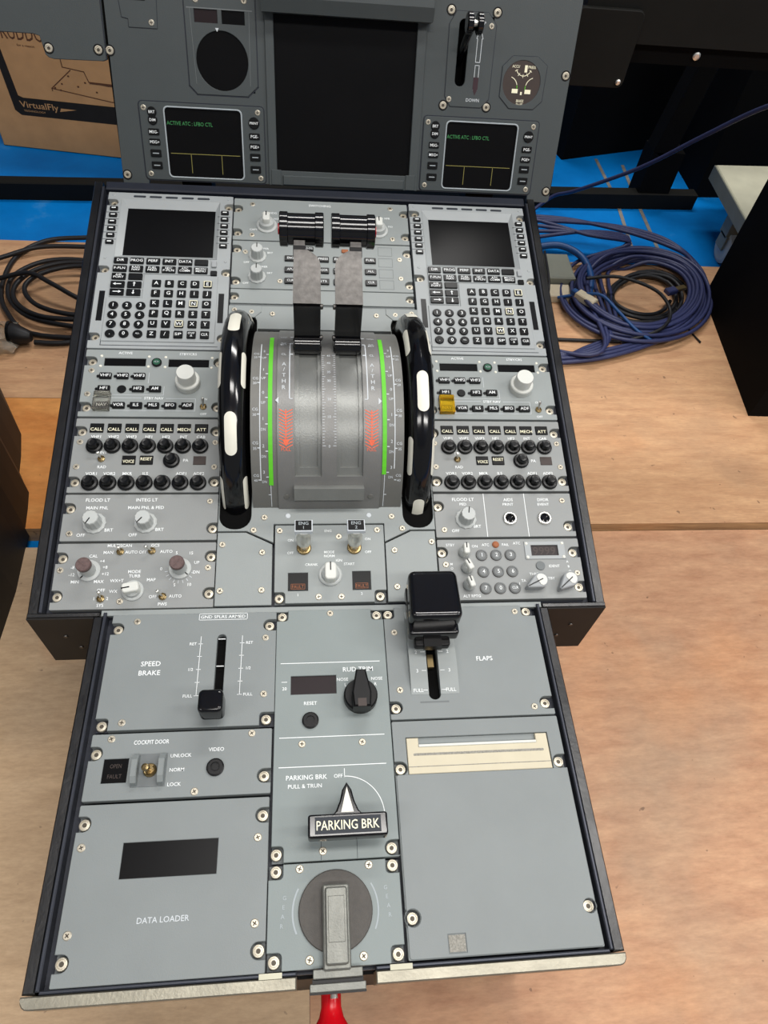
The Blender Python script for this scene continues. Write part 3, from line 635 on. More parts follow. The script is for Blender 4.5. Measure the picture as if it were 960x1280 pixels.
def atc():
    m = Mod('transponder_panel', 'grey transponder panel with nine round number keys and digit window', 'control panel', FU, 180.5, 34)
    win = (202.7, 230.8, 47.4, 58.8)
    m.plate((108.4, 253, 3.4, 65.8), [(113, 52.4), (246.6, 51.2), (247.4, 15.1)], [(115.4, 39.6), (247, 29)], [rect(*win)], m='panel_side')
    m.part('window_frame', MB().prism(rect(196.4, 237.8, 43.9, 62.6), 0, 1., [rect(win[0] + .2, win[1] - .2, win[2] + .2, win[3] - .2)], ch=.3), 'keypad_grey'); m.lcd(win, -.6, 'lcd_brown')
    m.tx2.text('9999', 216.8, 53, 8, 23, z=-.5)
    for x in (198.6, 235.6):
        for y in (46, 60.4): m.put('rivet', shared('pin', lambda: MB(), 'insert_white'), x, y, 1)
    for k, (x, y) in enumerate([(152, 48.7), (166.7, 48.7), (181.2, 48.7), (152.1, 31.5), (166.9, 31.5), (181.2, 31.5), (152.6, 14.6), (167.1, 14.6), (181.6, 14.6)]):
        t_ = ('1', '2', '3', '4', '5', '6', '7', '0', 'CLR')[k]
        o = m.put('key', shared('atckey', lambda: MB().lathe([(5.6, 0), (5.6, 1.4), (4.8, 2.2), (4.2, 2.4), (3.6, 1.8)], seg=18), 'key_grey'), x, y)
        link('key_ring', shared('atcring', lambda: MB().lathe([(5.9, 0), (5.9, .6), (5.5, .8)], seg=18, cap=False), 'dial'), o); m.leg(o, t_, 3.8 if len(t_) == 1 else 2.4, None, 2.2)
    o = m.put('warning_light', shared('led', lambda: MB().lathe([(3.5, 0), (3.5, 1), (2.4, 2), (.8, 2.3)], seg=14), 'print_amber'), 167.4, 59.8)
    m.put('ident_button', shared('ident', lambda: MB().cyl(0, 0, 4.6, 0, 1.2, 18, .3), 'tray_grey'), 210.4, 37)
    for x, y, r_ in ((134.6, 51.6, 0), (136., 35.4, 25), (136.2, 18., 15)): m.selector(x, y, r_, 7.5, 11, 5.8, 15, disc=False)
    m.wedge(205.5, 19.4, 295, 15, 11); m.wedge(235.6, 20.2, 310, 15, 11)
    for t_, x, y in (('ATC', 189, 61.2), ('ATC', 157, 59.8), ('FAIL', 177.5, 59.8), ('IDENT', 224.6, 36.6), ('ALT RPTG', 138.4, 7.4), ('STBY', 121.5, 60), ('1', 187, 19), ('ON', 146, 58.5), ('TA', 191.5, 22), ('STBY', 219, 24), ('THRT', 203, 28.6)): m.t(t_, x, y, 2.7)
    for k, c_ in enumerate('ABOVE'): m.t(c_, 238.6 + k * .6, 41 - k * 5, 2.3)
    for k, c_ in enumerate('MODE'): m.t(c_, 121 + k * .2, 40 - k * 4.4, 2.3)
    m.done(m2='dial'); return m.e
def right_copy(o, label, group=None, guard=False):
    c = copy_tree(o, o.matrix_world.copy()); c.matrix_world = FU @ Matrix.Translation((XR / 1000, 0, 0)) @ FU.inverted() @ o.matrix_world
    c['label'] = label
    return c
bpy.context.view_layer.update()
u1 = mcdu(); u2 = rmp(); u3 = acp(); flood_left(); radar()
bpy.context.view_layer.update()
right_copy(u1, 'grey keypad unit with blank screen in the column above the transponder panel')
rr = right_copy(u2, 'grey radio tuning panel with white knob and yellow key guard')
for ch in rr.children:
    if ch.name.startswith(('key_guard', 'guard_hinge')):
        me = ch.data.copy(); me.materials.clear(); me.materials.append(M['guard_yellow']); ch.data = me
right_copy(u3, 'grey audio panel of black knobs above the two round push buttons')
flood_right(); atc()
# ================================================================== FORWARD CENTRE COLUMN
def centre_top():
    m = Mod('display_switching_panel', 'grey display switching panel with two white selector knobs behind the throttle grips', 'control panel', FU, 0, 477)
    m.plate((-105, 105, 446, 511), [(-99.9, 494.6), (100.2, 495), (-99.6, 457.6), (100.4, 458.4)], [(-83.2, 502), (84, 503), (-82.7, 453.8), (84.4, 454.2)])
    m.selector(-65.6, 468.8, 0, 12, 13, 8.5, 16); m.selector(67.5, 467, 0, 12, 13, 8.5, 16)
    m.t('SWITCHING', -2.4, 503.4, 3.4); m.t('ATT HDG', -63, 489, 2.8); m.t('NORM', -52, 480, 2.6); m.t('AIR DATA', -22, 489, 2.8); m.t('EIS DMC', 25, 489, 2.8); m.t('ECAM/ND XFR', 70, 487, 2.8); m.t('CAPT', -81, 462, 2.6); m.t('F/O', 83, 474, 2.6); m.done()
    m = Mod('warning_display_panel', 'grey display control panel with black system keys behind the throttle levers', 'control panel', FU, 0, 409)
    m.plate((-104.6, 104.8, 374, 444.4), [(-99.4, 432.2), (-99.3, 384.8), (100.8, 432.1), (101.4, 384.5)], [(-89.6, 427.4), (-49.2, 385.4), (91.4, 422.5), (91.4, 394)])
    for y in (421.6, 391): m.knob(-75.4, y, 'small', 0, 'brightness_knob')
    for t_, x, y in (('UPPER', -68, 433), ('OFF', -88, 412), ('BRT', -61, 427), ('LOWER', -70, 406), ('OFF', -88, 381.5), ('BRT', -61, 397)): m.t(t_, x, y, 2.6)
    lab = [['ENG', 'BLEED', 'PRESS', 'ELEC', 'HYD', 'FUEL'], ['APU', 'COND', 'DOOR', 'WHEEL', 'F/CTL', 'ALL'], ['CLR', '', 'STS', 'RCL', '', 'CLR']]
    for r_, y in enumerate((418.8, 402, 385.6)):
        for c_, x in enumerate((-37.4, -18, .6, 19, 37.4, 56)):
            if lab[r_][c_]: m.key(x, y, 13.4, 8.2, lab[r_][c_], 3.1, min(11., 2.5 * len(lab[r_][c_])), 2.)
    m.key(-16.6, 434, 12, 6, 'T.O CFG', 2.6, 9.5, 2.); m.key(26.5, 432.6, 8, 5, z=1.6, m='print_amber', name='warning_light')
    for y in (434, 417.2, 400.6, 384.2): m.tx2.line(rect(66, 82.4, y - 6.4, y + 6.4), .5, .1, True)
    m.done(m2='tray_grey')
    m = Mod('filler_strip', 'narrow plain grey filler strip behind the throttle quadrant', 'panel strip', FU, 0, 363)
    m.plate((-104.6, 105, 353, 373), [(-99.9, 362.8), (100.3, 363.6)], m='panel', nr=5)
    m.part('lower_step', MB().box(-104.6, 105, 350.2, 352.8, -4, -1.6), 'tray_grey'); m.done()
centre_top()
# ---- throttle quadrant: surround, curved cover, channels and scales
QS, QN, QR = 205., -40., 111.
def dome(x, th, dr=0.): a = R(th); return (x, QS + (QR + dr) * math.sin(a), QN + (QR + dr) * math.cos(a))
def quadrant():
    m = Mod('throttle_quadrant', 'grey curved throttle quadrant with green trim scales and two lever channels', 'throttle quadrant', FU, 2, 205)
    sl = lambda xc: rrect(xc - 15.5, xc + 15.5, 79, 340, 14, 6)
    outer = [(-105.6, 67), (-84, 67), (-84, 76), (-76, 78), (-51.5, 66), (-51.5, 84), (56.5, 84), (56.5, 66), (80, 78), (88, 76), (88, 67), (107.5, 67), (107.5, 349.6), (-105.6, 349.6)]
    outer = [(-105.6, 77), (-78, 77), (-52, 64.6), (-52, 84), (56.6, 84), (56.6, 64.6), (82, 77), (107.8, 77), (107.8, 349.6), (-105.6, 349.6)]
    m.part('surround_plate', MB().prism(outer, -4, 0, [sl(-89.3), sl(91.4), [(-73, 113.5), (-47, 101.5), (54, 101.5), (76, 113), (76, 318), (-73, 318)]]), 'panel')
    m.part('back_plate', MB().box(-105, 107, 67, 349, -6.2, -4.4), 'void_black')
    m.part('lower_plate', MB().prism([(-105.4, 2.4), (-53, 2.4), (-53, 62.8), (-78.6, 75.4), (-105.4, 75.4)], -4, 0), 'panel'); m.part('lower_plate', MB().prism([(57, 3.4), (107, 3.4), (107, 75.4), (83, 75.4), (57, 62.8)], -4, 0), 'panel')
    for s_ in (-1, 1): m.part('hinge_plate', MB().prism([(1 + s_ * 100, 349), (1 + s_ * 70, 349), (1 + s_ * 70, 341), (1 + s_ * 78, 333), (1 + s_ * 100, 333)], -.2, .9), 'panel')
    for x, y in ((-100.4, 63), (-71.3, 77.6), (-61, 91), (-62.5, 54.6), (-100.8, 16.8), (-62.4, 17), (64.5, 91.2), (74.6, 78.3), (103, 63.7), (65.6, 55.3), (66.3, 18), (-99, 343), (100.6, 343), (-80, 340.6), (81.7, 340.6), (-57, 338.6), (60, 339.2), (-67.5, 309), (70.7, 309)): m.put('screw', shared('screw_small', screw_small, 0), x, y, .3, random.uniform(0, 90))
    for x, y in ((-38.2, 92.6), (41.7, 92.8)): m.put('rivet', shared('pin2', lambda: MB().lathe([(2.6, 0), (2.2, .6)], seg=10), 'print_grey'), x, y)
    # curved cover as a stepped relief: middle raised, two channels sunk
    xb = [-72, -47, -30.7, -26.4, -8.6, -5, 9.4, 13, 30.8, 34.8, 52, 74]
    tb = [-71, -68, -65, -62, -59, -56, -53, -49.5, -45.5] + [-42 + i * 3 for i in range(25)] + [33, 37, 41, 46, 52, 58, 66]
    def rad(i, j):
        if i in (0, 10): return 0.
        if i in (2, 4, 6, 8) and j >= 7: return -2.4
        if i in (3, 7) and j >= 8: return -4.6
        if i in (3, 7) and j == 7: return -2.4
        return 1.4
    parts = {'quadrant': MB(), 'side_l': MB(), 'side_r': MB(), 'channel_l': MB(), 'channel_r': MB()}
    kindof = lambda i, j: 'side_l' if i == 0 else 'side_r' if i == 10 else ('quadrant' if rad(i, j) > 0 else ('channel_l' if i < 6 else 'channel_r'))
    nt_ = len(tb) - 1
    for i in range(len(xb) - 1):
        j = 0
        while j < nt_:
            e_ = j
            while e_ < nt_ and rad(i, e_) == rad(i, j): e_ += 1
            d = rad(i, j); n = e_ - j + 1
            parts[kindof(i, j)].add([dome(x, tb[k], d) for k in range(j, e_ + 1) for x in (xb[i], xb[i + 1])], [(2 * k, 2 * k + 1, 2 * k + 3, 2 * k + 2) for k in range(n - 1)], True)
            if e_ < nt_:
                d2 = rad(i, e_); t_ = tb[e_]; parts[kindof(i, e_)].add([dome(xb[i], t_, d), dome(xb[i + 1], t_, d), dome(xb[i + 1], t_, d2), dome(xb[i], t_, d2)], [(0, 1, 2, 3)])
            j = e_
        if i < len(xb) - 2:
            for j in range(nt_):
                d, d2 = rad(i, j), rad(i + 1, j)
                if d != d2: parts[kindof(i if d < d2 else i + 1, j)].add([dome(xb[i + 1], tb[j], d), dome(xb[i + 1], tb[j], d2), dome(xb[i + 1], tb[j + 1], d2), dome(xb[i + 1], tb[j + 1], d)], [(0, 1, 2, 3)])
    for x in (xb[0], xb[-1]):       # end cheeks
        fan = [dome(x, t_) for t_ in tb] + [(x, QS, QN)]
        parts['side_r' if x > 0 else 'side_l'].add(fan, [tuple(range(len(fan))) if x > 0 else tuple(reversed(range(len(fan))))])
    m.part('cover', parts['quadrant'], 'quadrant'); [m.part('trim_scale_band', parts[k], 'quadrant_side') for k in ('side_l', 'side_r')]; [m.part('lever_channel', parts[k], 'channel') for k in ('channel_l', 'channel_r')]
    st = MB(); th0, th1 = -60.5, -54.2
    a0, a1 = dome(0, th0, 9), dome(0, th1, 9); c0, c1 = dome(0, th0 - 3, 0), dome(0, th1, 0)
    v = [(x, p[1], p[2]) for x in (-31.6, 35.8) for p in (c0, a0, a1, c1)]
    st.add(v, [(0, 1, 5, 4), (1, 2, 6, 5), (2, 3, 7, 6), (0, 3, 2, 1), (4, 5, 6, 7)]); m.part('stop_bar', st, 'channel')
    for x in (-39.1, 43): 
        o = m.put('screw', shared('screw_dome', lambda: MB().lathe([(3, -.5), (3, .3), (2.4, .6)], seg=12), 'quadrant_side'), x, dome(x, -61, 1.4)[1], dome(x, -61, 1.4)[2]); o.rotation_euler.x = R(61)
    # printing on the curve
    W = lambda dr: (lambda x, y: dome(x, math.degrees(y / QR), dr))
    ar = lambda th: R(th) * QR
    def strip(b, x0, x1, t0, t1, dr):
        n = max(2, int(abs(t1 - t0) / 4)); 
        for k in range(n):
            p, q = t0 + (t1 - t0) * k / n, t0 + (t1 - t0) * (k + 1) / n
            b.add([dome(x0, p, dr), dome(x1, p, dr), dome(x1, q, dr), dome(x0, q, dr)], [(0, 1, 2, 3)])
    g = MB(); strip(g, -55.4, -51.4, -54.5, 33, .5); m.part('green_band', g, 'green'); g = MB(); strip(g, 53.2, 57.2, -48.6, 33, .5); m.part('green_band', g, 'green')
    wv = MB()
    for sx, lo in ((-1, -52), (1, -45.5)):
        X = lambda a: 1 + sx * a
        strip(wv, *sorted((X(63.6), X(64.5))), lo, 25, .2)
        for k in range(6): 
            t_ = 16 - 13.2 * k + (2.5 if sx > 0 else 0); 
            strip(wv, *sorted((X(56.6), X(59))), t_ - .25, t_ + .25, .2)
            wv.text(str(abs(2 - k)), X(61), ar(t_ + 2.6), 3, warp=W(.2)); wv.text('DN' if k > 2 else 'UP', X(60.8), ar(t_ - 2.6), 2.6, 4.2, warp=W(.2))
        for k in range(5):
            t_ = 14 - 16.4 * k; strip(wv, *sorted((X(64.4), X(66.6))), t_ - .25, t_ + .25, .2); wv.text('CG', X(68.4), ar(t_ + 2.4), 2.7, warp=W(.2)); wv.text(str((25, 20, 30, 35, 40)[k]), X(69), ar(t_ - .3), 2.5, warp=W(.2))
        strip(wv, *sorted((X(54.6), X(55.2))), -68, lo - 2.4, .2); strip(wv, *sorted((X(55), X(57.4))), -60.4, -59.9, .2)
        a = 2 + sx * 37.2
        strip(wv, a - .5, a + .5, -11, 25, 1.6); q = a - sx * 0
        for t_ in (25, 15.6, 32.5): strip(wv, *sorted((a - sx * 3, a)), t_ - .4, t_ + .4, 1.6)
        strip(wv, *sorted((a - sx * 3, a)), -11.3, -10.9, 1.6)
        for k, c_ in enumerate('A/THR'): wv.text(c_, 2 + sx * 42.6, ar(8.6 - 3.45 * k), 4.2, warp=W(1.6))
        wv.text('FLX\nMCT', 2 + sx * 43.5, ar(24.5), 2.6, 6, warp=W(1.6)); wv.text('CL', 2 + sx * 43, ar(15.6), 2.8, warp=W(1.6)); wv.text('TO/GA', 2 + sx * 43.5, ar(32), 2.4, 7, warp=W(1.6))
        b0 = 2 + sx * 48.9; wv.add([dome(b0 + sx * 1.6, -12, 1.7), dome(b0 - sx * 1.4, -13.7, 1.7), dome(b0 - sx * 1.4, -10.3, 1.7)], [(0, 1, 2)])
    for k in range(36):
        t_ = 15 - k * 1.4
        for a, b_ in ((-4.2, -4.2 + (3 if k % 5 == 0 else 1.8)), (8.8 - (3 if k % 5 == 0 else 1.8), 8.8)): strip(wv, a, b_, t_ - .13, t_ + .13, 1.6)
    for k, t_ in enumerate((14.8, 9.6, 3.8, -1.3, -11.2, -20, -34.2)): wv.text(('45', '40', '35', '30', '20', '10', '0')[k], 2.3, ar(t_), 2.6, warp=W(1.6))
    m.part('printed_scale', wv, 'print_grey')['kind'] = 'stuff'
    rd = MB()
    for xc in (-38.7, 42.7):
        for k in range(12):
            t_ = -17 - k * 1.55
            for d_ in (-1, 1):
                x0 = xc + d_ * 6.4; y0 = ar(t_); pts = [(xc + d_ * .6, y0 - 2.4), (x0, y0 + .6), (x0, y0 + 1.5), (xc + d_ * .6, y0 - 1.4)]
                rd.add([W(1.6)(*p) for p in pts], [(0, 1, 2, 3) if d_ > 0 else (3, 2, 1, 0)])
        strip(rd, xc - .5, xc + .5, -34, -16.6, 1.6); rd.add([W(1.7)(xc - 3.6, ar(-31)), W(1.7)(xc, ar(-34.4)), W(1.7)(xc + 3.6, ar(-31))], [(0, 1, 2)])
        rd.text('FULL', xc, ar(-35.8), 3, 9, warp=W(1.6))
    m.part('reverse_hatching', rd, 'orange_red')['kind'] = 'stuff'
    m.done(); return m.e
quadrant()
# ---- trim wheels
def trim_wheel(x, ph, label):
    e = bpy.data.objects.new('trim_wheel', None); C.objects.link(e); e.matrix_world = FU @ Matrix.Translation((x / 1000, .215, -.040)); tag(e, label, 'trim wheel', 'pitch trim wheels')
    RC, ra, rb = 112., 13., 12.8
    tire = MB(); prof = [(RC + ra * math.cos(2 * math.pi * k / 16), rb * math.sin(2 * math.pi * k / 16)) for k in range(17)]
    tire.lathe(prof, seg=64, axis='x', cap=False); link('rim', tire.mesh('rim', 'gloss_black'), e)
    dk = MB().lathe([(20, -5), (104, -5), (104, 5), (20, 5)], seg=48, axis='x', cap=False, smooth=False); link('disc', dk.mesh('disc', 'satin_black'), e)
    hb = MB().lathe([(6, -9), (21, -9), (21, 9), (6, 9)], seg=24, axis='x'); link('hub', hb.mesh('hub', 'satin_black'), e)
    for k in range(6):
        for fi, off, ln, wd in ((0, 0, 40, 11.5), (64, 30, 40, 8.5), (-64, 30, 40, 8.5)):
            b = MB(); n = 20; vs = []; fs = []
            for a in range(n + 1):
                u = -ln / 2 * math.cos(math.pi * a / n); hw = wd / 2; ed = ln / 2 - abs(u)
                if ed < hw: hw = math.sqrt(max(.02, hw * hw - (hw - ed) ** 2))
                for c_ in range(5):
                    v = -hw + 2 * hw * c_ / 4; f_ = R(fi) + v / ra; th = R(ph + off + 60 * k) + u / 122.
                    rr_ = RC + (ra + .3) * math.cos(f_); vs.append(((rb + .3) * math.sin(f_), rr_ * math.sin(th), rr_ * math.cos(th)))
            for a in range(n):
                for c_ in range(4): i = a * 5 + c_; fs.append((i, i + 1, i + 6, i + 5))
            b.add(vs, fs, True); link('white_insert', b.mesh('white_insert', 'insert_white'), e)
    return e
trim_wheel(-89.3, 27.5, 'black trim wheel with white inserts beside the weather radar column')
trim_wheel(91.4, -13., 'black trim wheel with white inserts beside the transponder column')
# ---- throttle levers
def throttle(sx, label):
    """built for the left lever, mirrored about x = 1.5 for the other"""
    MX = lambda x: x if sx < 0 else 3 - x
    e = bpy.data.objects.new('throttle_lever', None); C.objects.link(e); e.matrix_world = FU @ Matrix.Translation((MX(-18) / 1000, .246, .064)); tag(e, label, 'throttle lever', 'throttle levers')
    def part(name, b, m, parent=None):
        b.v = [(MX(x), y, z) for x, y, z in b.v]
        if sx > 0: b.f = [tuple(reversed(f)) for f in b.f]
        return link(name, b.mesh(name, m, (MX(-18), 246, 64)), parent or e)
    def slab(path, xl, xr, th):
        b = MB(); n = len(path); vs = []
        for i, (s_, z) in enumerate(path):
            a = Vector(path[max(i - 1, 0)]); c_ = Vector(path[min(i + 1, n - 1)]); d = (c_ - a).normalized(); nn = Vector((-d.y, d.x))
            for (x, k) in ((xl[i], 1), (xr[i], 1), (xr[i], -1), (xl[i], -1)): vs.append((x, s_ + nn.x * th / 2 * k, z + nn.y * th / 2 * k))
        fs = [(0, 1, 2, 3), tuple((n - 1) * 4 + k for k in (3, 2, 1, 0))]
        for i in range(n - 1):
            for k in range(4): l = (k + 1) % 4; fs.append((i * 4 + l, i * 4 + k, i * 4 + 4 + k, i * 4 + 4 + l))
        return b.add(vs, fs)
    part('base_roller', MB().lathe([(8.6, -31), (9.2, -30.2), (9.2, -6), (8.6, -5.2)], 247, 68, 24, axis='x'), 'gloss_black')
    part('roller_cap', MB().lathe([(6.4, -31.8), (6.4, -4.4)], 247, 68, 16, axis='x', smooth=False), 'satin_black')
    part('roller_stem', MB().box(-29, -7.6, 243, 254, 52, 66), 'satin_black')
    pth = [(251, 70), (254, 84), (256.6, 100), (259, 114)]
    part('lower_arm', slab(pth, [-30.8] * 4, [-5.4] * 4, 7), 'gloss_black')
    n = 14; p2 = []; xl = []; xr = []
    for i in range(n + 1):
        t = i / n; p2.append((259 + 57 * t, 113.5 + 19 * (.45 * t + .55 * math.sin(t * math.pi / 2)))); xl.append(-31.2 + 1.2 * t)
        xr.append(-5.2 if t < .56 else (-5.2 - 14.6 * (1 - math.sqrt(max(0, 1 - ((t - .56) / .26) ** 2))) if t < .82 else -19.8))
    part('upper_arm', slab(p2, xl, xr, 6), 'lever_metal')
    part('neck_band', slab([(303, 128.6), (311, 131)], [-30.8] * 2, [-19] * 2, 8), 'plate_black')
    for s_, z in ((258, 112), (250, 76)): part('pivot_bolt', MB().lathe([(2.6, -6), (2.6, -3.6), (1.6, -3)], s_, z, 10, axis='x'), 'lever_metal')
    part('grip', MB().lathe([(14.8, -43.5), (15.6, -42.8), (15.6, -36), (14.4, -35.4), (14.4, -10.4), (15.6, -9.8), (15.6, -2.8), (14.8, -2.1)], 331, 133, 32, axis='x'), 'gloss_black')
    part('disconnect_button', MB().lathe([(5, -45), (5, -43)], 331, 133, 14, axis='x'), 'red_gloss')
throttle(-1, 'black throttle lever with brushed arm nearest the weather radar column')
throttle(1, 'black throttle lever with brushed arm nearest the transponder column')
# ---- engine start panel
def engine():
    m = Mod('engine_start_panel', 'grey engine start panel with two guarded lever switches below the quadrant', 'control panel', FU, 3, 43)
    ann = [(-37.8, -18.9, 15.6, 33.6), (23.4, 41.2, 15.6, 34.4)]
    m.plate((-50.6, 55.8, 3.6, 82.6), [(-46, 9), (49.8, 9.6)], [(-46.1, 76.8), (49.3, 76.8), (-8.9, 9.4), (12.6, 9.2), (11.3, 70.2)], [rect(*a) for a in ann])
    for k, a in enumerate(ann):
        o = m.lcd(a, -1, 'screen_black', 'fault_light'); m.tx2.text('FAULT', (a[0] + a[1]) / 2, a[2] + 4.4, 3.2, 11, z=-.8); m.tx2.line(rect(a[0] + 3, a[1] - 3, a[2] + 2, a[2] + 7), .4, -.8, True)
    for x, t_ in ((-22.6, '1'), (26.2, '2')):
        m.put('switch_collar', shared('ecol', lambda: MB().lathe([(7, 0), (7, 1.2), (6.2, 2), (4.6, 2.2)], seg=20), 'brass'), x, 58.5)
        o = m.put('master_switch', shared('emast', lambda: MB().lathe([(3.8, 2), (3.8, 5), (5.2, 7), (7, 11), (7, 19), (5, 24), (6.2, 30), (7.6, 33)], seg=20), 'steel'), x, 58.5); o.rotation_euler.x = R(-14)
        h = link('switch_head', shared('ehead', lambda: MB().box(-8.4, 8.4, -6.6, 6.6, 33, 37.4, ch=.5), 'print_grey'), o)
        q = link('head_plate', shared('eheadp', lambda: MB().box(-7.4, 7.4, -5.6, 5.6, 37, 37.7), 'plate_black'), o)
        tm = MB().text('ENG', 0, 2.2, 3.6, 9, z=37.85).text(t_, 0, -2.6, 3.4, z=37.85); link('legend', tm.mesh('legend', 'print_faint'), o)
    m.selector(2.4, 31, 0, 11.2, 17, 11, 14, name='mode_knob')
    for t_, x, y in (('ENG', .9, 76.4), ('ON', -35.6, 66.8), ('ON', 39.6, 67.4), ('OFF', -35.6, 53.8), ('OFF', 39.6, 53.9), ('MODE', 1.8, 54.2), ('NORM', 1.8, 50.2), ('CRANK', -15.4, 41.6), ('IGN', 11, 45.6), ('START', 20.8, 41.8), ('1', -28.4, 11.6), ('2', 32, 12)): m.t(t_, x, y, 2.5)
    m.done(m2='print_amber')
engine()
# ================================================================== AFT PEDESTAL
def speedbrake():
    m = Mod('speed_brake_control_unit', 'grey speed brake panel with slotted lever track', 'control panel', FL, -121, -58)
    slot = rrect(-100.2, -92.2, -100, -26, 3.9, 5)
    m.plate((-194.5, -48, -110.4, -4.6), [(-188.8, -18.2), (-54.2, -17.6), (-189.4, -105.6), (-54.8, -104.8)], [(-172.4, -11.6), (-57.3, -30.4), (-57.4, -83.3), (-172.8, -104.2)], [slot], 'panel_lower', back='tray')
    m.part('slot_floor', MB().box(-103, -89, -104, -22, -6.5, -5.6), 'void_black'); m.t('SPEED', -155.6, -52.6, 4.4); m.t('BRAKE', -155.8, -61, 4.4); m.t('GND SPLRS ARMED', -96.4, -8.4, 3, 40); m.tx.line(rect(-117.8, -74.6, -11.4, -5.2), .45, .1, True)
    for s_, x, lx in ((-1, -114.5, -121), (1, -78, -71.4)):
        m.tx.line([(x, -28), (x, -83)], .45)
        for y in (-35, -47, -59.2, -71, -83): m.tx.line([(x - 1.8, y), (x + 1.8, y)], .45)
        m.t('RET', lx, -34.8, 2.6); m.t('1/2', lx, -59, 2.6); m.t('FULL', lx - s_ * -.6, -83, 2.6)
    m.tx.box(-99.4, -93, -30.4, -29.8, -2, -1); m.tx.box(-99.4, -93, -56.4, -55.8, -2, -1); m.done()
    e = Mod('speed_brake_lever', 'small square black speed brake lever knob standing in its slot', 'lever', FL, -97, -86)
    e.part('stem', MB().box(-98.8, -93.8, -98, -88, -3, 14), 'satin_black')
    e.part('knob', MB().rbox(-107.8, -87.8, -108.2, -89, 12, 31, 4, 3, 4), 'gloss_black')
speedbrake()
def door():
    m = Mod('cockpit_door_panel', 'grey cockpit door panel with guarded brass toggle and video button', 'control panel', FL, -121, -140)
    w_ = (-182.2, -162.8, -152.2, -133.4)
    m.plate((-194.5, -49.4, -165.4, -113.2), [(-189.8, -128.7), (-55, -151.4)], [(-178.9, -117.4), (-65.9, -117), (-108.9, -161.6)], [rect(*w_)], 'panel_lower')
    m.lcd(w_, -1); m.tx2.text('OPEN', -172.5, -139, 3.2, 9, z=-.8); m.tx2.text('FAULT', -172.5, -147, 3.2, 11, z=-.8)
    m.t('COCKPIT DOOR', -146.6, -121, 3.4, 28); m.t('VIDEO', -94.1, -129, 3); m.t('UNLOCK', -122, -132.8, 2.8); m.t('NORM', -124.2, -144, 2.8); m.t('LOCK', -125.2, -155.2, 2.8)
    m.part('guard_base', MB().prism(rect(-159, -132.4, -156.4, -130.6), -.2, .5, ch=.2), 'tray_grey')
    for a in (-158.4, -137.6): m.part('switch_guard', MB().prism([(-156, 0), (-131, 0), (-132.5, 6), (-137, 9), (-150, 9), (-154.5, 6)], a, a + 4.6, ch=.6, bottom=True).xf(lambda u, v, x: (x, u, v)), 'panel_lower')
    n = m.put('toggle_switch', shared('bignut', lambda: MB().lathe([(5.4, 0), (5.4, 1.6), (4.4, 2.8), (3, 2.2)], seg=16), 'brass'), -145, -143.8); st = link('switch_stem', shared('bigstem', lambda: MB().lathe([(1.6, 1), (1.8, 6), (2.9, 11), (2.9, 14), (1.4, 15)], seg=12), 'brass'), n); st.rotation_euler = (R(4), R(-6), 0)
    o = m.put('push_button', shared('vbtn', lambda: MB().lathe([(7., 0), (7., 1.6), (6, 2.2), (3.8, 2.2), (3.6, 1.2), (3, 1.2), (2.8, 1.6)], seg=22), 'satin_black'), -93.9, -143.6)
    m.done(m2='dial')
door()
def loader():
    m = Mod('data_loader_panel', 'plain grey data loader panel with one wide dark window', 'control panel', FL, -121, -227)
    w_ = (-158.2, -87.8, -221, -196.4)
    m.plate((-194.5, -50, -285.8, -168), [(-189.8, -181.8), (-55, -181.4), (-189.7, -271.6), (-55.1, -272)], [(-188.5, -198.4), (-58, -197.6), (-188.1, -255), (-58.1, -255)], [rect(*w_)], 'panel_lower')
    m.lcd(w_, -1); m.t('DATA LOADER', -123.2, -248.6, 3.8); m.done(m='print_grey')
loader()
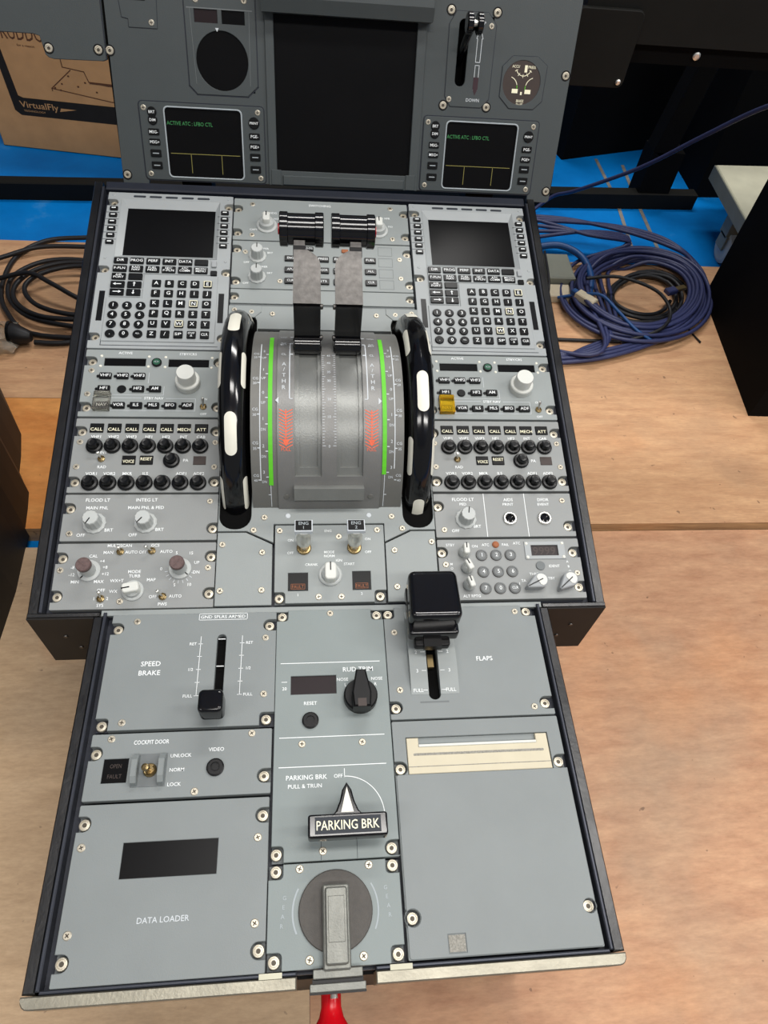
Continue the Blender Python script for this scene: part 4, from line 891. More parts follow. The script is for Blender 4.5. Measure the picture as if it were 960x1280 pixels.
def centre_aft():
    m = Mod('rudder_trim_panel', 'pale grey centre panel with rudder trim knob and parking brake markings', 'control panel', FL, 1, -108)
    w_ = (-34.2, 5.4, -84.8, -68)
    m.plate((-47.6, 50.8, -216.4, -3.4), [(-42.8, -8.9), (45.1, -8.9), (-43.9, -210.4), (45, -209.9)], [(1.5, -7.4), (-24.4, -127.7), (25.8, -128), (-8.4, -209.9)], [rect(*w_)], 'panel_centre')
    m.lcd(w_, -1.4, 'lcd_brown')
    for y in (-56.1, -122.1, -146.2): m.tx.line([(-43, y), (44.6, y)], .6)
    m.t('RUD TRIM', 25, -63.2, 4.2); m.t('NOSE', 11, -72.4, 2.8); m.t('L', 13.6, -77.4, 2.8); m.t('NOSE', 41.4, -72.4, 2.8); m.t('R', 40, -77.4, 2.8); m.t('20', -39.6, -79.4, 2.8); m.tx.line([(-42, -73.4), (-37.6, -73.4)], .5); m.t('RESET', -17.2, -93, 3)
    m.t('PARKING BRK', -20.6, -154.6, 3.7); m.t('PULL & TRUN', -22, -161.4, 3.1, 27); m.t('OFF', 5, -154.6, 2.9)
    m.tx.line([(10.1, -149), (10.1, -155.5)], .5); m.tx.line(arc(10, -186, 31, 90, 0, 18), .6)
    m.put('reset_button', shared('rbtn', lambda: MB().lathe([(7., 0), (7., 1.8), (6, 2.4), (3.6, 2.4), (3.4, 1.4), (3, 1.4)], seg=22), 'satin_black'), -17.3, -108.2)
    o = m.put('trim_knob', shared('rtk', lambda: MB().lathe([(14.6, 0), (14.6, 7), (13.4, 8.6)], seg=32, smooth=False), 'satin_black'), 26, -89.4)
    link('grip', shared('rtg', lambda: MB().prism([(-7.2, -15.4), (7.2, -15.4), (8.2, -3), (4.2, 17.4), (-4.2, 17.4), (-8.2, -3)], 8, 22, ch=1.4), 'satin_black'), o); link('index_mark', shared('rti', lambda: MB().box(-3.6, 3.6, -15.3, -8.6, 20, 22.1), 'dial'), o)
    m.tx2.line([(-9.6, -203), (-9.6, -216)], .35); m.tx2.line([(18, -203), (18, -216)], .35); m.done(m2='line_dark')
    e = Mod('parking_brake_handle', 'black parking brake handle bar with white pointer and lettering', 'handle', FL, 10.3, -195)
    e.part('stem', MB().lathe([(5, -2), (5, 17)], 10.3, -194, 16), 'satin_black')
    bar = MB().rbox(-19.6, 40.2, -205.6, -189, 15, 28, 2, 2.2, 3); e.part('bar', bar, 'gloss_black')
    pt = [(-4.5, -191), (-3.5, -184), (6.3, -172), (10.2, -167.4), (14.1, -172), (23.5, -184), (25, -191)]
    pt = [(-2.4, -191), (1.6, -187), (4.6, -180), (6.6, -172), (10.2, -166.4), (13.8, -172), (15.8, -180), (18.8, -187), (23, -191)]
    e.part('pointer', MB().prism(pt, 17, 27.4, ch=1.2, bottom=True), 'gloss_black'); e.part('pointer_mark', MB().flat([(5.4, -188.4), (10.2, -170), (15, -188.4)], 27.55), 'insert_white')
    lp = e.part('label_plate', MB().box(-14.4, 35, -203.2, -191.4, 27.6, 28.25), 'line_dark'); tm = MB().text('PARKING BRK', 10.3, -197.3, 6.6, 47, z=28.4); link('legend', tm.mesh('legend', 'print_cream', (10.3, -195, 0)), lp)
    m = Mod('gear_extension_panel', 'grey gear extension panel with round dark crank recess', 'control panel', FL, 0, -250)
    m.plate((-49.2, 49.4, -285.4, -217.6), [(-43.9, -222.2), (44.7, -222), (-44.1, -279.8), (44.8, -280)], [(-26, -221.4), (26.3, -221.2), (-18.8, -280), (19.6, -279.8)], [], 'panel_centre')
    m.part('crank_disc', MB().lathe([(27.2, -.2), (27.2, 1.2), (26.6, 1.8)], .4, -250.2, 44, smooth=False), 'crank_disc')
    for k, c_ in enumerate('GEAR'): m.t(c_, 38 + k * .8, -237 - k * 6, 2.8, rot=-90 if False else 0); m.t(c_, -37 - k * .6, -240 - k * 6, 2.8)
    m.tx.line(arc(.4, -250.2, 31.5, 150, 205, 10), 1.2); m.tx.line(arc(.4, -250.2, 31.5, -25, 32, 10), 1.); m.done(m='print_faint')
    e = Mod('gear_crank_handle', 'worn grey folding crank handle lying across the round disc', 'crank handle', FL, .6, -262)
    e.part('arm', MB().rbox(-9.4, 10.2, -287.4, -233.8, 1.6, 9, 1.6, 1.2, 2), 'crank'); e.part('grip_plate', MB().rbox(-7.6, 8.6, -284.4, -236, 8.8, 12.6, 2, 1.2, 2), 'crank'); e.part('grip_inset', MB().prism(rect(-5.4, 6.4, -271, -242), 12.4, 13, ch=.3), 'crank')
    e.part('foot', MB().rbox(-16.6, 18.2, -291.8, -286, .2, 6, .8, .6, 2), 'crank'); e.part('foot_seal', MB().box(-17, 18.6, -294.2, -291.6, -6, 2.4), 'satin_black'); e.part('end_bar', MB().rbox(-18.8, 20.4, -299.4, -294.2, -8, 2.2, .8, .6, 2), 'crank')
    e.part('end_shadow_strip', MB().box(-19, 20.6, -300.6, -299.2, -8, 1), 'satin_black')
centre_aft()
def flaps():
    m = Mod('flap_control_unit', 'grey flap panel with curved slotted lever gate', 'control panel', FL, 124, -56)
    m.plate((51.4, 197, -110.2, -3), [(55.9, -8.8), (189.8, -8.6), (56.8, -99.6), (190.4, -99.4)], [(177.9, -9.6), (60.3, -28.6), (61.2, -84), (179.3, -103)], [rrect(86.6, 97.2, -93.4, -14, 5.2, 6)], 'panel_lower', back='tray')
    m.part('slot_floor', MB().box(84, 100, -98, -10, -6.5, -5.6), 'void_black')
    # arched gate: low dome across the lever track with a slot
    gx0, gx1, sl0, sl1 = 71, 114, 86.6, 97.2; g = MB(); pr = [(-88.6 + 80.6 * k / 14, 5.2 * math.sin(math.pi * k / 14)) for k in range(15)]
    for a, b_ in ((gx0, sl0), (sl1, gx1)):
        for (y0, z0), (y1, z1) in zip(pr, pr[1:]): g.add([(a, y0, z0 + .2), (b_, y0, z0 + .2), (b_, y1, z1 + .2), (a, y1, z1 + .2)], [(0, 1, 2, 3)], True)
        for x, fl in ((a, 1), (b_, 0)):
            f = [(x, y, z + .2) for y, z in pr] + [(x, y, -.1) for y, z in reversed(pr)]; g.add(f, [tuple(range(len(f))) if fl else tuple(reversed(range(len(f))))])
    m.part('lever_gate', g, 'panel'); m.part('track_pawl', MB().box(88, 93.4, -64, -52, -3, 1.4), 'brass')
    m.t('FLAPS', 141.2, -56.4, 4.2)
    zz = lambda y: 5.2 * math.sin(math.pi * min(1, max(0, (y + 88.6) / 80.6))) + .45
    for t_, y in (('2', -51), ('3', -68.2), ('FULL', -85.2)):
        for x in (77.6, 106.6): m.tx.text(t_, x, y, 3, warp=lambda a, b_: (a, b_, zz(b_)))
        for x in (83.6, 100.2): m.tx.line([(x - 1.8, y), (x + 1.8, y)], .5, zz(y) + .2)
    m.tx2.line([(79, -95.6), (103, -95.6)], 1.6, .05); m.done(m2='tray_grey')
    e = Mod('flap_lever', 'big glossy black flap lever with stacked square knob', 'lever', FL, 91.6, -40)
    e.part('stem', MB().box(88.6, 94.8, -48, -22, -3, 22), 'satin_black'); e.part('collar', MB().rbox(75, 107, -52, -30, 14, 21, 2.5, 1.2, 2).box(83, 99, -54, -40, 16, 24), 'satin_black')
    e.part('lower_knob', MB().rbox(69.4, 114, -46.4, 2, 22, 33, 3, 2.4, 3), 'gloss_black')
    b = MB(); ol = [(70.6, 8)] ; k = 8
    ol = [(70.6, 8.8), *[(69.4 + 1.8 * (1 - (2 * i / k - 1) ** 2) * -1 + 2.4 * i / k * -0 + (3.4 - 3.4) , 8 - 46 * i / k) for i in range(1, k)], (72.6, -38.4), (116, -36.4)] if False else rrect(69.6, 116, -38.4, 8.8, 4.5, 4)
    b.rbox(69.6, 116, -38.4, 8.8, 33, 50, 6, 4.6, 5); b.xf(lambda x, y, z: (92.8 + (x - 92.8) * (1 - .05 * max(0, (y + 38) / 46)), y, z + .6 * (y + 15) / 23)); e.part('upper_knob', b, 'gloss_black')
flaps()
def printer():
    m = Mod('printer_panel', 'large plain grey printer panel with cream paper slot', 'printer', FL, 124, -198)
    m.plate((51.6, 197.4, -284.8, -111.8), [(56.6, -151), (191.8, -150.4), (56.9, -258.4), (192.1, -258)], [(57.5, -242.6), (191.4, -241.4)], [rect(62.6, 185.6, -156.2, -125.8)], 'panel_lower')
    m.part('printer_lid', MB().prism(rrect(52.4, 197, -284.4, -156.2, 2), -.4, .8, [arc(56.9, -258.4, 6, 0, 350, 14), arc(192.1, -258, 5, 0, 350, 12), rect(81.3, 94.5, -282, -270.2)], ch=.4), 'panel_lower')
    m.part('paper_tray', MB().prism([(63, -156), (184.6, -156), (184.6, -126.6), (174.6, -126.6), (174.6, -134.2), (73, -134.2), (73, -126.6), (63, -126.6)], -3.6, .6, ch=.4), 'cream')
    m.part('tear_bar', MB().rbox(73, 174.6, -134.4, -132.2, -3.6, 1.4, .4, .5, 2), 'knob_white'); m.part('tray_floor', MB().box(72.6, 175, -134.6, -126, -3.7, -2.4), 'panel_lower')
    m.part('tray_groove', MB().prism(rrect(68, 180, -141.4, -139.4, .9), .5, .75, ch=.1), 'speck'); m.part('tray_step', MB().box(63.4, 184.2, -150.6, -150, .5, .8), 'speck')
    m.part('latch', MB().box(81.8, 94, -281.4, -270.8, -.4, .7), 'speck'); m.done()
printer()
# red pull handle reaching out of the aft wall of the pedestal
rh = bpy.data.objects.new('red_handle', None); C.objects.link(rh); rh.location = (-.0035, -.292, ZP - .036); tag(rh, 'glossy red flared plastic handle under the worn crank bar', 'handle')
link('grip', MB().lathe([(7.2, 0), (7.4, 16), (9, 22), (13.4, 29), (16.4, 34), (16.4, 46), (13, 52), (6, 55)], seg=28).xf(lambda x, y, z: (x, -z, y)).mesh('grip', 'red_gloss'), rh)
link('pin', MB().lathe([(1.6, 0), (1.6, 5.4), (2.6, 5.4), (2.8, 9)], 0, 0, 12).xf(lambda x, y, z: (x + 2, -z - 2, y + 8.2)).mesh('pin', 'steel'), rh)
# ================================================================== MAIN INSTRUMENT PANEL
def mip():
    m = Mod('instrument_panel', 'wide grey main instrument panel plate standing behind the pedestal', 'instrument panel', FM, 0, 150)
    scr = (-90, 90, 8, 196); ga = [(125, 197), (161.6, 197), (172.2, 185.6), (172, 112), (163, 103), (125.6, 103), (118.4, 113.5), (117.4, 184.5)]
    hole_e = rect(-88, 88, 9, 330)
    ol = [(-267.5, 2), (-238, 2), (-236.6, 8.6), (236.4, 9.6), (236.6, 1.6), (262, .8), (265.6, 3.6), (270, 212), (262, 330), (-262, 330), (-264, 184)]
    m.part('panel_plate', MB().prism(ol, -5, 0, [[(-88, 12), (88, 12), (88, 322), (-88, 322)], rect(-236, -99, 12, 89), rect(99, 236, 12, 89), [(-176, 105), (-105, 105), (-105, 325), (-176, 325)], [(121, 107), (169, 107), (169, 193), (121, 193)]]), 'mip')
    m.part('rear_housing', MB().box(-250, 250, 30, 325, -90, -60), 'void_black')
    m.part('side_flange', MB().box(-268, -250, 8, 325, -90, -5), 'void_black'); m.part('side_flange', MB().box(250, 268, 8, 325, -90, -5), 'void_black')
    for x, y in ((-264, 138.9), (-261.9, 13.1), (262.8, 141), (260.3, 14.3), (118.4, 197.6), (171.8, 197.7), (117.4, 103.8), (170.3, 104)):
        o = m.put('screw', shared('screw_mip', lambda: screw_big(), ['screw', 'screw_dark']), x, y, -.6); link('washer', shared('mwash', lambda: MB().lathe([(5.6, .5), (5.6, .9), (4.4, .9)], seg=18, cap=False, smooth=False), 'satin_black'), o)
    m.done()
    # support frame down to the floor
    s = bpy.data.objects.new('panel_stand', None); C.objects.link(s); s.location = (.03, .66, 0); tag(s, 'black metal stand holding up the grey instrument panel', 'stand')
    for x in (-.2, .2): link('upright', MB().box(x - .02, x + .02, -.02, .02, 0, .50).mesh('upright', 'void_black', scale=1.), s)
    link('cross_bar', MB().box(-.22, .22, -.02, .02, .42, .46).mesh('cross_bar', 'void_black', scale=1.), s)
    # centre display
    m = Mod('display_unit', 'large blank black display screen framed by a grey visor', 'display', FM, 0, 110)
    m.part('bezel', MB().prism(rect(-92, 92, 8.4, 330), -3, 2.4, [rect(-82, 81, 25, 320)], ch=.6), 'mip_dark')
    m.part('screen', MB().box(-84, 83, 22, 322, -4, -1.4), 'screen_black')
    m.part('visor', MB().prism([(183, 2), (196, 2), (330, 2), (330, 24), (196, 24), (183, 18)], -94, 96, ch=.8, bottom=True).xf(lambda u, v, x: (x, u, v)), 'mip_dark')
    m.part('ledge', MB().prism(rect(-75, 75, 9.2, 20.2), 2, 4.6, ch=1), 'mip_dark'); m.part('corner_post', MB().box(-89, -77, 9, 26, 2, 3.4, ch=.5), 'mip_dark'); m.part('corner_post', MB().box(77, 89, 9, 26, 2, 3.4, ch=.5), 'mip_dark'); m.done()
    # datalink units
    m = Mod('message_display_unit', 'grey message display unit with green text below the round blank dial', 'display', FM, -167.5, 50, 'message display units')
    sc_ = (-210.6, -123, 13.6, 86.4)
    m.part('faceplate', MB().prism(rrect(-239.4, -96.2, 9.2, 91.4, 4), -2, 1.2, [rrect(*sc_, 4)], ch=.6), 'mip'); m.part('seam', MB().line(rrect(-240, -95.6, 8.6, 92, 4.4), 1., .15, True), 'tray'); m.part('screen', MB().box(sc_[0] - 1, sc_[1] + 1, sc_[2] - 1, sc_[3] + 1, -2.4, -.4), 'screen_black')
    m.part('screen_rim', MB().prism(rrect(sc_[0] - 1.6, sc_[1] + 1.6, sc_[2] - 1.6, sc_[3] + 1.6, 5), 1, 2., [rrect(*sc_, 4)], ch=.5), 'print_faint')
    m.tx.text('ACTIVE ATC : LFBO CTL', -183, 70.6, 4, 53, z=-.25); m.tx2.line([(-207.6, 38.6), (-126.4, 38.6)], .6, -.25)
    for x in (-184.2, -148): m.tx2.line([(x, 38.6), (x, 18)], .6, -.25)
    for x, y in ((-234.2, 85), (-103.2, 85.6), (-233.4, 15.4), (-102.2, 15.2)): m.put('screw', shared('screw_small', screw_small, 0), x, y, 1.2)
    for y, t_, r_ in ((81.2, 'BRT', 1), (73, 'DIM', 1), (60.6, 'MSG-', 0), (50, 'MSG+', 0), (38, None, 2), (25, None, 2)):
        o = m.rkey(-225, y, 5.4, t_, 2.9, 2.6) if r_ == 1 else m.key(-225, y, 12.4, 6.8 if r_ == 0 else 8, t_, 3.1, None, 2.6)
        if r_ == 2: link('legend', shared('dash', lambda: MB().box(-3.6, 3.6, -.5, .5, 0, .2), 'print_faint'), o, (0, 0, .0026))
    for y, t_, r_ in ((74.6, 'PRINT', 1), (60.6, 'PGE-', 0), (49.5, 'PGE+', 0), (38.2, None, 2), (24.8, None, 2)):
        o = m.rkey(-107.8, y, 6.4, t_, 2.6, 2.6) if r_ == 1 else m.key(-107.8, y, 12.4, 6.8 if r_ == 0 else 8, t_, 3.1, None, 2.6)
        if r_ == 2: link('legend', shared('dash', None, 0), o, (0, 0, .0026))
    m.done('screen_text', 'screen_line'); bpy.context.view_layer.update()
    c = copy_tree(m.e, FM @ Matrix.Translation((.1675, .0504, 0))); c['label'] = 'grey message display unit with green text below the landing gear lever'
    # round standby instrument
    m = Mod('standby_instrument', 'blank round black instrument with two small windows above it', 'instrument', FM, -141, 150)
    circ = arc(-140.6, 134.8, 29, 0, 355, 40); ws = [rect(-168.6, -143.4, 170.2, 182.6), rect(-138.6, -113.6, 170, 182.6)]
    ol = [(-178.6, 330), (-179, 109.6), (-170.6, 101.4), (-113.6, 101.4), (-101.8, 111.8), (-101.4, 330)]
    m.part('faceplate', MB().prism(ol, -1.5, .9, [circ] + ws, ch=.4), 'mip'); m.part('seam', MB().line([(x * 1.0 + (1 if x > -140 else -1) * .6, y - (.6 if y < 112 else 0)) for x, y in ol], 1., .2), 'tray')
    m.part('inner_frame', MB().line([(-176, 183.4), (-105.6, 183.4)], 1.1, 1.).line([(-173, 183), (-171, 112)], .4, 1.).line([(-108.6, 183), (-110, 112)], .4, 1.), 'tray_grey')
    m.part('dial_face', MB().box(-172, -110, 104, 166, -1.2, -.6), 'screen_black'); m.part('window', MB().box(-170, -142, 168, 184, -1.2, -.5), 'lcd_brown'); m.part('window', MB().box(-140, -112, 168, 184, -1.2, -.5), 'screen_black')
    m.part('lubber_mark', MB().flat([(-146.4, 166), (-142.4, 166), (-144.4, 162.4)], 1.), 'print_grey')
    for x, y in ((-113.6, 192.4), (-166, 191)): m.put('screw', shared('screw_small', screw_small, 0), x, y, .9)
    m.done()
    # landing gear lever panel
    m = Mod('gear_control_unit', 'grey octagonal landing gear lever panel with white arrow', 'control panel', FM, 145, 150)
    slot = rrect(129, 141, 124, 190, 5.8, 5)
    m.part('faceplate', MB().prism(ga, -3, .8, [slot], ch=.5), 'mip'); m.part('seam', MB().line(ga, 1.1, .3, True), 'tray'); m.part('slot_floor', MB().box(124, 146, 118, 195, -24, -20), 'void_black'); 
    m.part('slot_wall', MB().prism(rrect(127, 143, 122, 192, 7, 5), -22, -1, [slot], ch=0), 'void_black')
    for x, y in ((166.4, 184.6), (123.6, 110.4)): m.put('screw', shared('screw_small', screw_small, 0), x, y, .9)
    ar_ = [(151.6, 149), (151.6, 172), (150.4, 172), (154.2, 182), (158, 172), (156.8, 172), (156.8, 149)]
    m.tx2.line(ar_, .7, .95, True); m.tx2.line(rect(151.8, 156.6, 121, 146), .7, .95, True); m.tx2.text('UP', 157, 187, 3.2, z=.95); m.tx2.text('DOWN', 152.4, 110.6, 3.4, z=.95)
    m.part('down_arrow', MB().flat([(151.2, 134), (157.2, 134), (157.2, 122), (154.2, 115.6), (151.2, 122)], 1.05), 'arrow_dark'); m.done()
    e = Mod('gear_lever', 'glossy black landing gear lever with twin wheel shaped knob', 'lever', FM, 138, 178)
    e.part('arm', MB().tube([(135, 150, -14), (135, 162, 4), (136, 174, 22), (139, 184, 33)], 4.2, 10), 'gloss_black')
    for x in (134.2, 145.4): e.part('wheel', MB().lathe([(9, x - 3.6), (11, x - 2.4), (11, x + 2.4), (9, x + 3.6)], 184, 34, 24, axis='x'), 'gloss_black')
    e.part('axle', MB().lathe([(3.4, 134), (3.4, 146)], 184, 36, 12, axis='x'), 'steel')
    # brake pressure gauge
    m = Mod('brake_pressure_gauge', 'round brown brake pressure gauge in an octagonal bezel', 'gauge', FM, 211, 131)
    oc = [(196, 157.6), (226, 158), (238.6, 149.6), (237.6, 113.2), (228, 104.4), (198, 104.2), (184.8, 116), (184.8, 146.8)]
    m.part('bezel', MB().prism(oc, -1, .9, [arc(209.9, 131.2, 22.8, 0, 352, 36)], ch=.4), 'mip_dark'); m.part('seam', MB().line(oc, 1.2, .3, True), 'tray'); m.part('dial_face', MB().cyl(209.9, 131.2, 23.2, -.6, .3, 40, 0), 'dial')
    t_ = m.tx
    for a in ('ACCU', 201, 147.6), ('PRESS', 220.5, 147.4), ('BRAKES', 210.6, 112.6), ('PSI x 1000', 210.4, 109.4): t_.text(a[0], a[1], a[2], 2.8 if a[2] > 110 else 1.9, 9 if a[2] > 110 else 8, z=.5)
    t_.line(arc(210.8, 147.6, 9.4, 200, 340, 10), .7, .5); t_.line(arc(194, 126, 11, 15, 75, 8), .7, .5); t_.line(arc(226, 126, 11, 105, 165, 8), .7, .5)
    for k in range(5):
        a = R(205 + k * 32); t_.line([(210.8 + 8 * math.cos(a), 147.6 + 8 * math.sin(a)), (210.8 + 11 * math.cos(a), 147.6 + 11 * math.sin(a))], .6, .5)
    for x, y, wd, hg in ((213.4, 145.6, 1.6, 3.6), (202.8, 122.6, 3.6, 2.2), (218.6, 122.4, 3.6, 2.2), (210.8, 120.4, 1, 1.6)): t_.box(x - wd, x + wd, y - hg, y + hg, .3, .55)
    m.tx2.line(arc(194, 126, 11, -20, 10, 5), .8, .5); m.tx2.line(arc(226, 126, 11, 170, 200, 5), .8, .5); m.done('print_cream', 'green')
    # cover plate and the side panel to its left
    m = Mod('cover_plate', 'small grey cut-out cover plate above the message display unit', 'cover plate', FM, -228, 190)
    cp = [(-248, 330), (-248, 186), (-246.8, 170.6), (-240, 169.4), (-240.2, 161.8), (-209.6, 161.8), (-208, 188), (-207, 330)]
    m.part('plate', MB().prism(cp, -.5, .7, ch=.3), 'mip'); m.part('seam', MB().line(cp, 1., .25), 'tray'); m.put('screw', shared('screw_small', screw_small, 0), -215.3, 167, .7); m.part('handle_slot', MB().box(-240, -220, 186.6, 191, .6, 1.), 'void_black'); m.done()
    m = Mod('side_instrument_panel', 'plain grey side panel plate screwed on beside the instrument panel', 'instrument panel', FM, -420, 230)
    sp = [(-900, 150.4), (-344, 150.2), (-337.4, 148.4), (-334, 131.4), (-331, 128.8), (-326, 127.6), (-273, 128.2), (-268.2, 130), (-263, 330), (-900, 330)]
    m.part('panel_plate', MB().prism(sp, -5, .4, ch=.5), 'mip')
    m.part('edge_seam', MB().line([(-268.6, 130), (-267.6, 186), (-265.6, 330)], 1.2, .55), 'tray')
    for x, y in ((-329.4, 137.6), (-276.2, 138.8)):
        o = m.put('screw', shared('screw_mip', screw_big, 0), x, y, -.2); link('washer', shared('mwash', None, 0), o)
    m.done()
mip()
# ================================================================== AROUND THE PEDESTAL
def simple(name, mb, m, label, cat, group=None, scale=1., org=None):
    org = org or (0, 0, 0); o = link(name, mb.mesh(name, m, off=org, scale=scale)); o.location = org; return tag(o, label, cat, group)
def holder(name, loc, label, cat, group=None):
    e = bpy.data.objects.new(name, None); C.objects.link(e); e.location = loc; e.empty_display_size = .05; return tag(e, label, cat, group)
def sub(e, name, mb, m): return link(name, mb.mesh(name, m, off=tuple(e.location), scale=1.), e)
# floor bar
ca, sa = math.cos(R(2.5)), math.sin(R(2.5)); rot = lambda x, y, z: (x * ca - (y - 1.27) * sa, 1.27 + x * sa + (y - 1.27) * ca, z)
simple('floor_bar', MB().box(-1.1, .96, 1.258, 1.288, 0, .04, ch=.002).xf(rot), 'frame_black', 'long black metal bar lying on the blue floor', 'metal bar', org=(0, 1.27, 0))
# cardboard box with print
bx = holder('cardboard_box', (-.62, 1.62, 0), 'brown cardboard box printed with a black band and pedal drawing', 'box')
d = Vector((.99199, -.12633, 0)); nrm = Vector((-.12633, -.99199, 0)); o0 = Vector((-.752, 1.459, 0))
bm = Matrix(((d.x, 0, nrm.x, o0.x), (d.y, 0, nrm.y, o0.y), (0, 1, 0, 0), (0, 0, 0, 1)))      # local (along, up, out)
def onbox(mb, k=.001): return mb.xf(lambda x, y, z: tuple(bm @ Vector((x * k, y * k, z * k))))
sub(bx, 'carton', onbox(MB().box(0, 620, 0, 420, -480, 0, ch=3)), 'cardboard')
ink = MB(); ink.flat([(48, 330), (62, 330), (76, 124), (86, 120), (600, 124), (600, 84), (70, 80), (58, 90)], .4); sub(bx, 'printed_band', onbox(ink), 'cardboard_ink')
br = MB(); br.text('RUDDO+', 134, 255, 28, 106, z=.4); br.text('for a reason', 128, 231, 5, 38, z=.4)
br.line([(196, 330), (197, 196), (243, 191), (249, 170), (291, 166), (470, 176)], 2., .4); br.line([(213, 191), (160, 148), (292, 132), (420, 140)], 2., .4); br.line([(160, 148), (160, 143)], 2, .4)
for x, y in ((168, 150), (180, 146), (186, 160), (205, 178), (222, 158), (262, 150), (240, 168)): br.box(x - 2, x + 2, y - 1.6, y + 1.6, .2, .6)
br.box(250, 300, 167, 171, .2, .8); sub(bx, 'printed_drawing', onbox(br), 'cardboard_brown_ink')
lt = MB(); lt.text('VirtualFly', 118, 103, 14, 88, z=.7); lt.text('TECHNOLOGY', 104, 91, 4, 50, z=.7); lt.flat([(164, 97), (204, 105), (168, 105)], .7); sub(bx, 'printed_name', onbox(lt), 'cardboard')
simple('cardboard_sheet', MB().box(.53, .60, 1.46, 1.47, 0, .36), 'cardboard', 'thin brown cardboard edge showing beside the instrument panel', 'cardboard', org=(.565, 1.465, 0))
# dark equipment behind on the other side
def blk(name, quad, z0, z1, label, cat, m='void_black'):
    c = (sum(q[0] for q in quad) / len(quad), sum(q[1] for q in quad) / len(quad), z0)
    return simple(name, MB().prism(quad, z0, z1, ch=.003, bottom=True), m, label, cat, org=c)
blk('equipment_cabinet', [(.663, 1.517), (.957, 1.607), (.85, 1.96), (.556, 1.87)], 0, .52, 'tall black cabinet standing on the blue floor beyond the floor bar', 'cabinet')
blk('equipment_cabinet', [(.985, 1.36), (1.7, 1.40), (1.7, 1.9), (.985, 1.86)], 0, .62, 'wide black cabinet standing behind the cream wheeled cart', 'cabinet')
tw = holder('speaker_cabinet', (1.1, .76, .034), 'big black box standing on the pale plywood beside the cable coil', 'cabinet')
sub(tw, 'carcass', MB().prism([(.805, .551), (1.5, .53), (1.54, .885), (.840, .906)], .034, .50, ch=.004, bottom=True), 'void_black')
sc = holder('side_console', (-.75, .3, .014), 'black shaped side console standing beside the orange plywood', 'console')
pr_ = [(-.60, .70), (-.559, .626), (-.488, .496), (-.478, .45), (-.473, .416), (-.462, .396), (-.450, .376), (-.445, .345), (-.441, .31), (-.442, .283), (-.439, .212), (-.443, .137), (-.45, -.05), (-.95, -.05), (-.95, .70)]
sub(sc, 'carcass', MB().prism(pr_, .014, .50, ch=.003, bottom=True), 'body_black')
# black beam and bracket beside the instrument panel
bmz = holder('support_beam', (.98, .70, .034), 'black horizontal support beam with a screw beside the instrument panel', 'beam')
sub(bmz, 'web', MB().box(.322, 1.64, .665, .75, .592, 1.0, ch=.004), 'frame_black'); sub(bmz, 'flange', MB().box(.372, 1.64, .675, .74, .567, .592, ch=.003), 'void_black')
sub(bmz, 'bracket', MB().prism(rrect(.31, .396, .542, .63, .008, 3), 0, .006, ch=.001, bottom=True).xf(lambda x, z, y: (x, .664 - y, z)), 'frame_black')
sub(bmz, 'bracket_bolt', MB().lathe([(.0035, 0), (.0035, .002), (.002, .003)], .388, .550, 12).xf(lambda x, z, y: (x, .658 - y, z)), 'steel')
sub(bmz, 'bolt', MB().lathe([(.005, 0), (.005, .003), (.003, .004)], .488, .580, 12).xf(lambda x, z, y: (x, .675 - y, z)), 'steel')
sub(bmz, 'post', MB().box(1.58, 1.64, .67, .74, .034, .60), 'void_black')
ld = holder('pedal_arm', (.83, 1.32, 0), 'black slanted pedal arm hanging down behind the floor bar', 'pedal arm')
sub(ld, 'arm', MB().prism([(.80, .14), (.835, .12), (.855, .16), (.90, .60), (.86, .60)], 0, .05, ch=.003, bottom=True).xf(lambda x, z, y: (x, 1.35 - y, z)), 'void_black')
sub(ld, 'foot', MB().box(.80, .88, 1.30, 1.36, 0, .14), 'void_black')
# wheeled cart
ct = holder('wheeled_cart', (1.05, 1.13, 0), 'cream low cart base on a grey caster beside the big black box', 'cart')
sub(ct, 'platform', MB().prism([(.921, 1.018), (1.18, 1.03), (1.18, 1.25), (.931, 1.239)], .118, .150, ch=.002, bottom=True), 'cart_cream')
sub(ct, 'side_trim', MB().prism([(.917, 1.016), (.921, 1.016), (.931, 1.239), (.927, 1.239)], .117, .149, ch=.001, bottom=True), 'cart_side')
for cx, cy in ((.957, 1.088), (1.14, 1.20), (1.14, 1.06)):
    whl = sub(ct, 'caster', MB().lathe([(.028, -.011), (.036, -.008), (.036, .008), (.028, .011)], 0, 0, 24, axis='x').xf(lambda x, y, z: (x + cx, y + cy, z + .036)), 'rubber_grey')
    sub(ct, 'caster_fork', MB().box(cx - .018, cx + .018, cy - .006, cy + .028, .062, .118, ch=.002).box(cx - .018, cx - .013, cy - .012, cy + .022, .034, .066), 'cart_side')
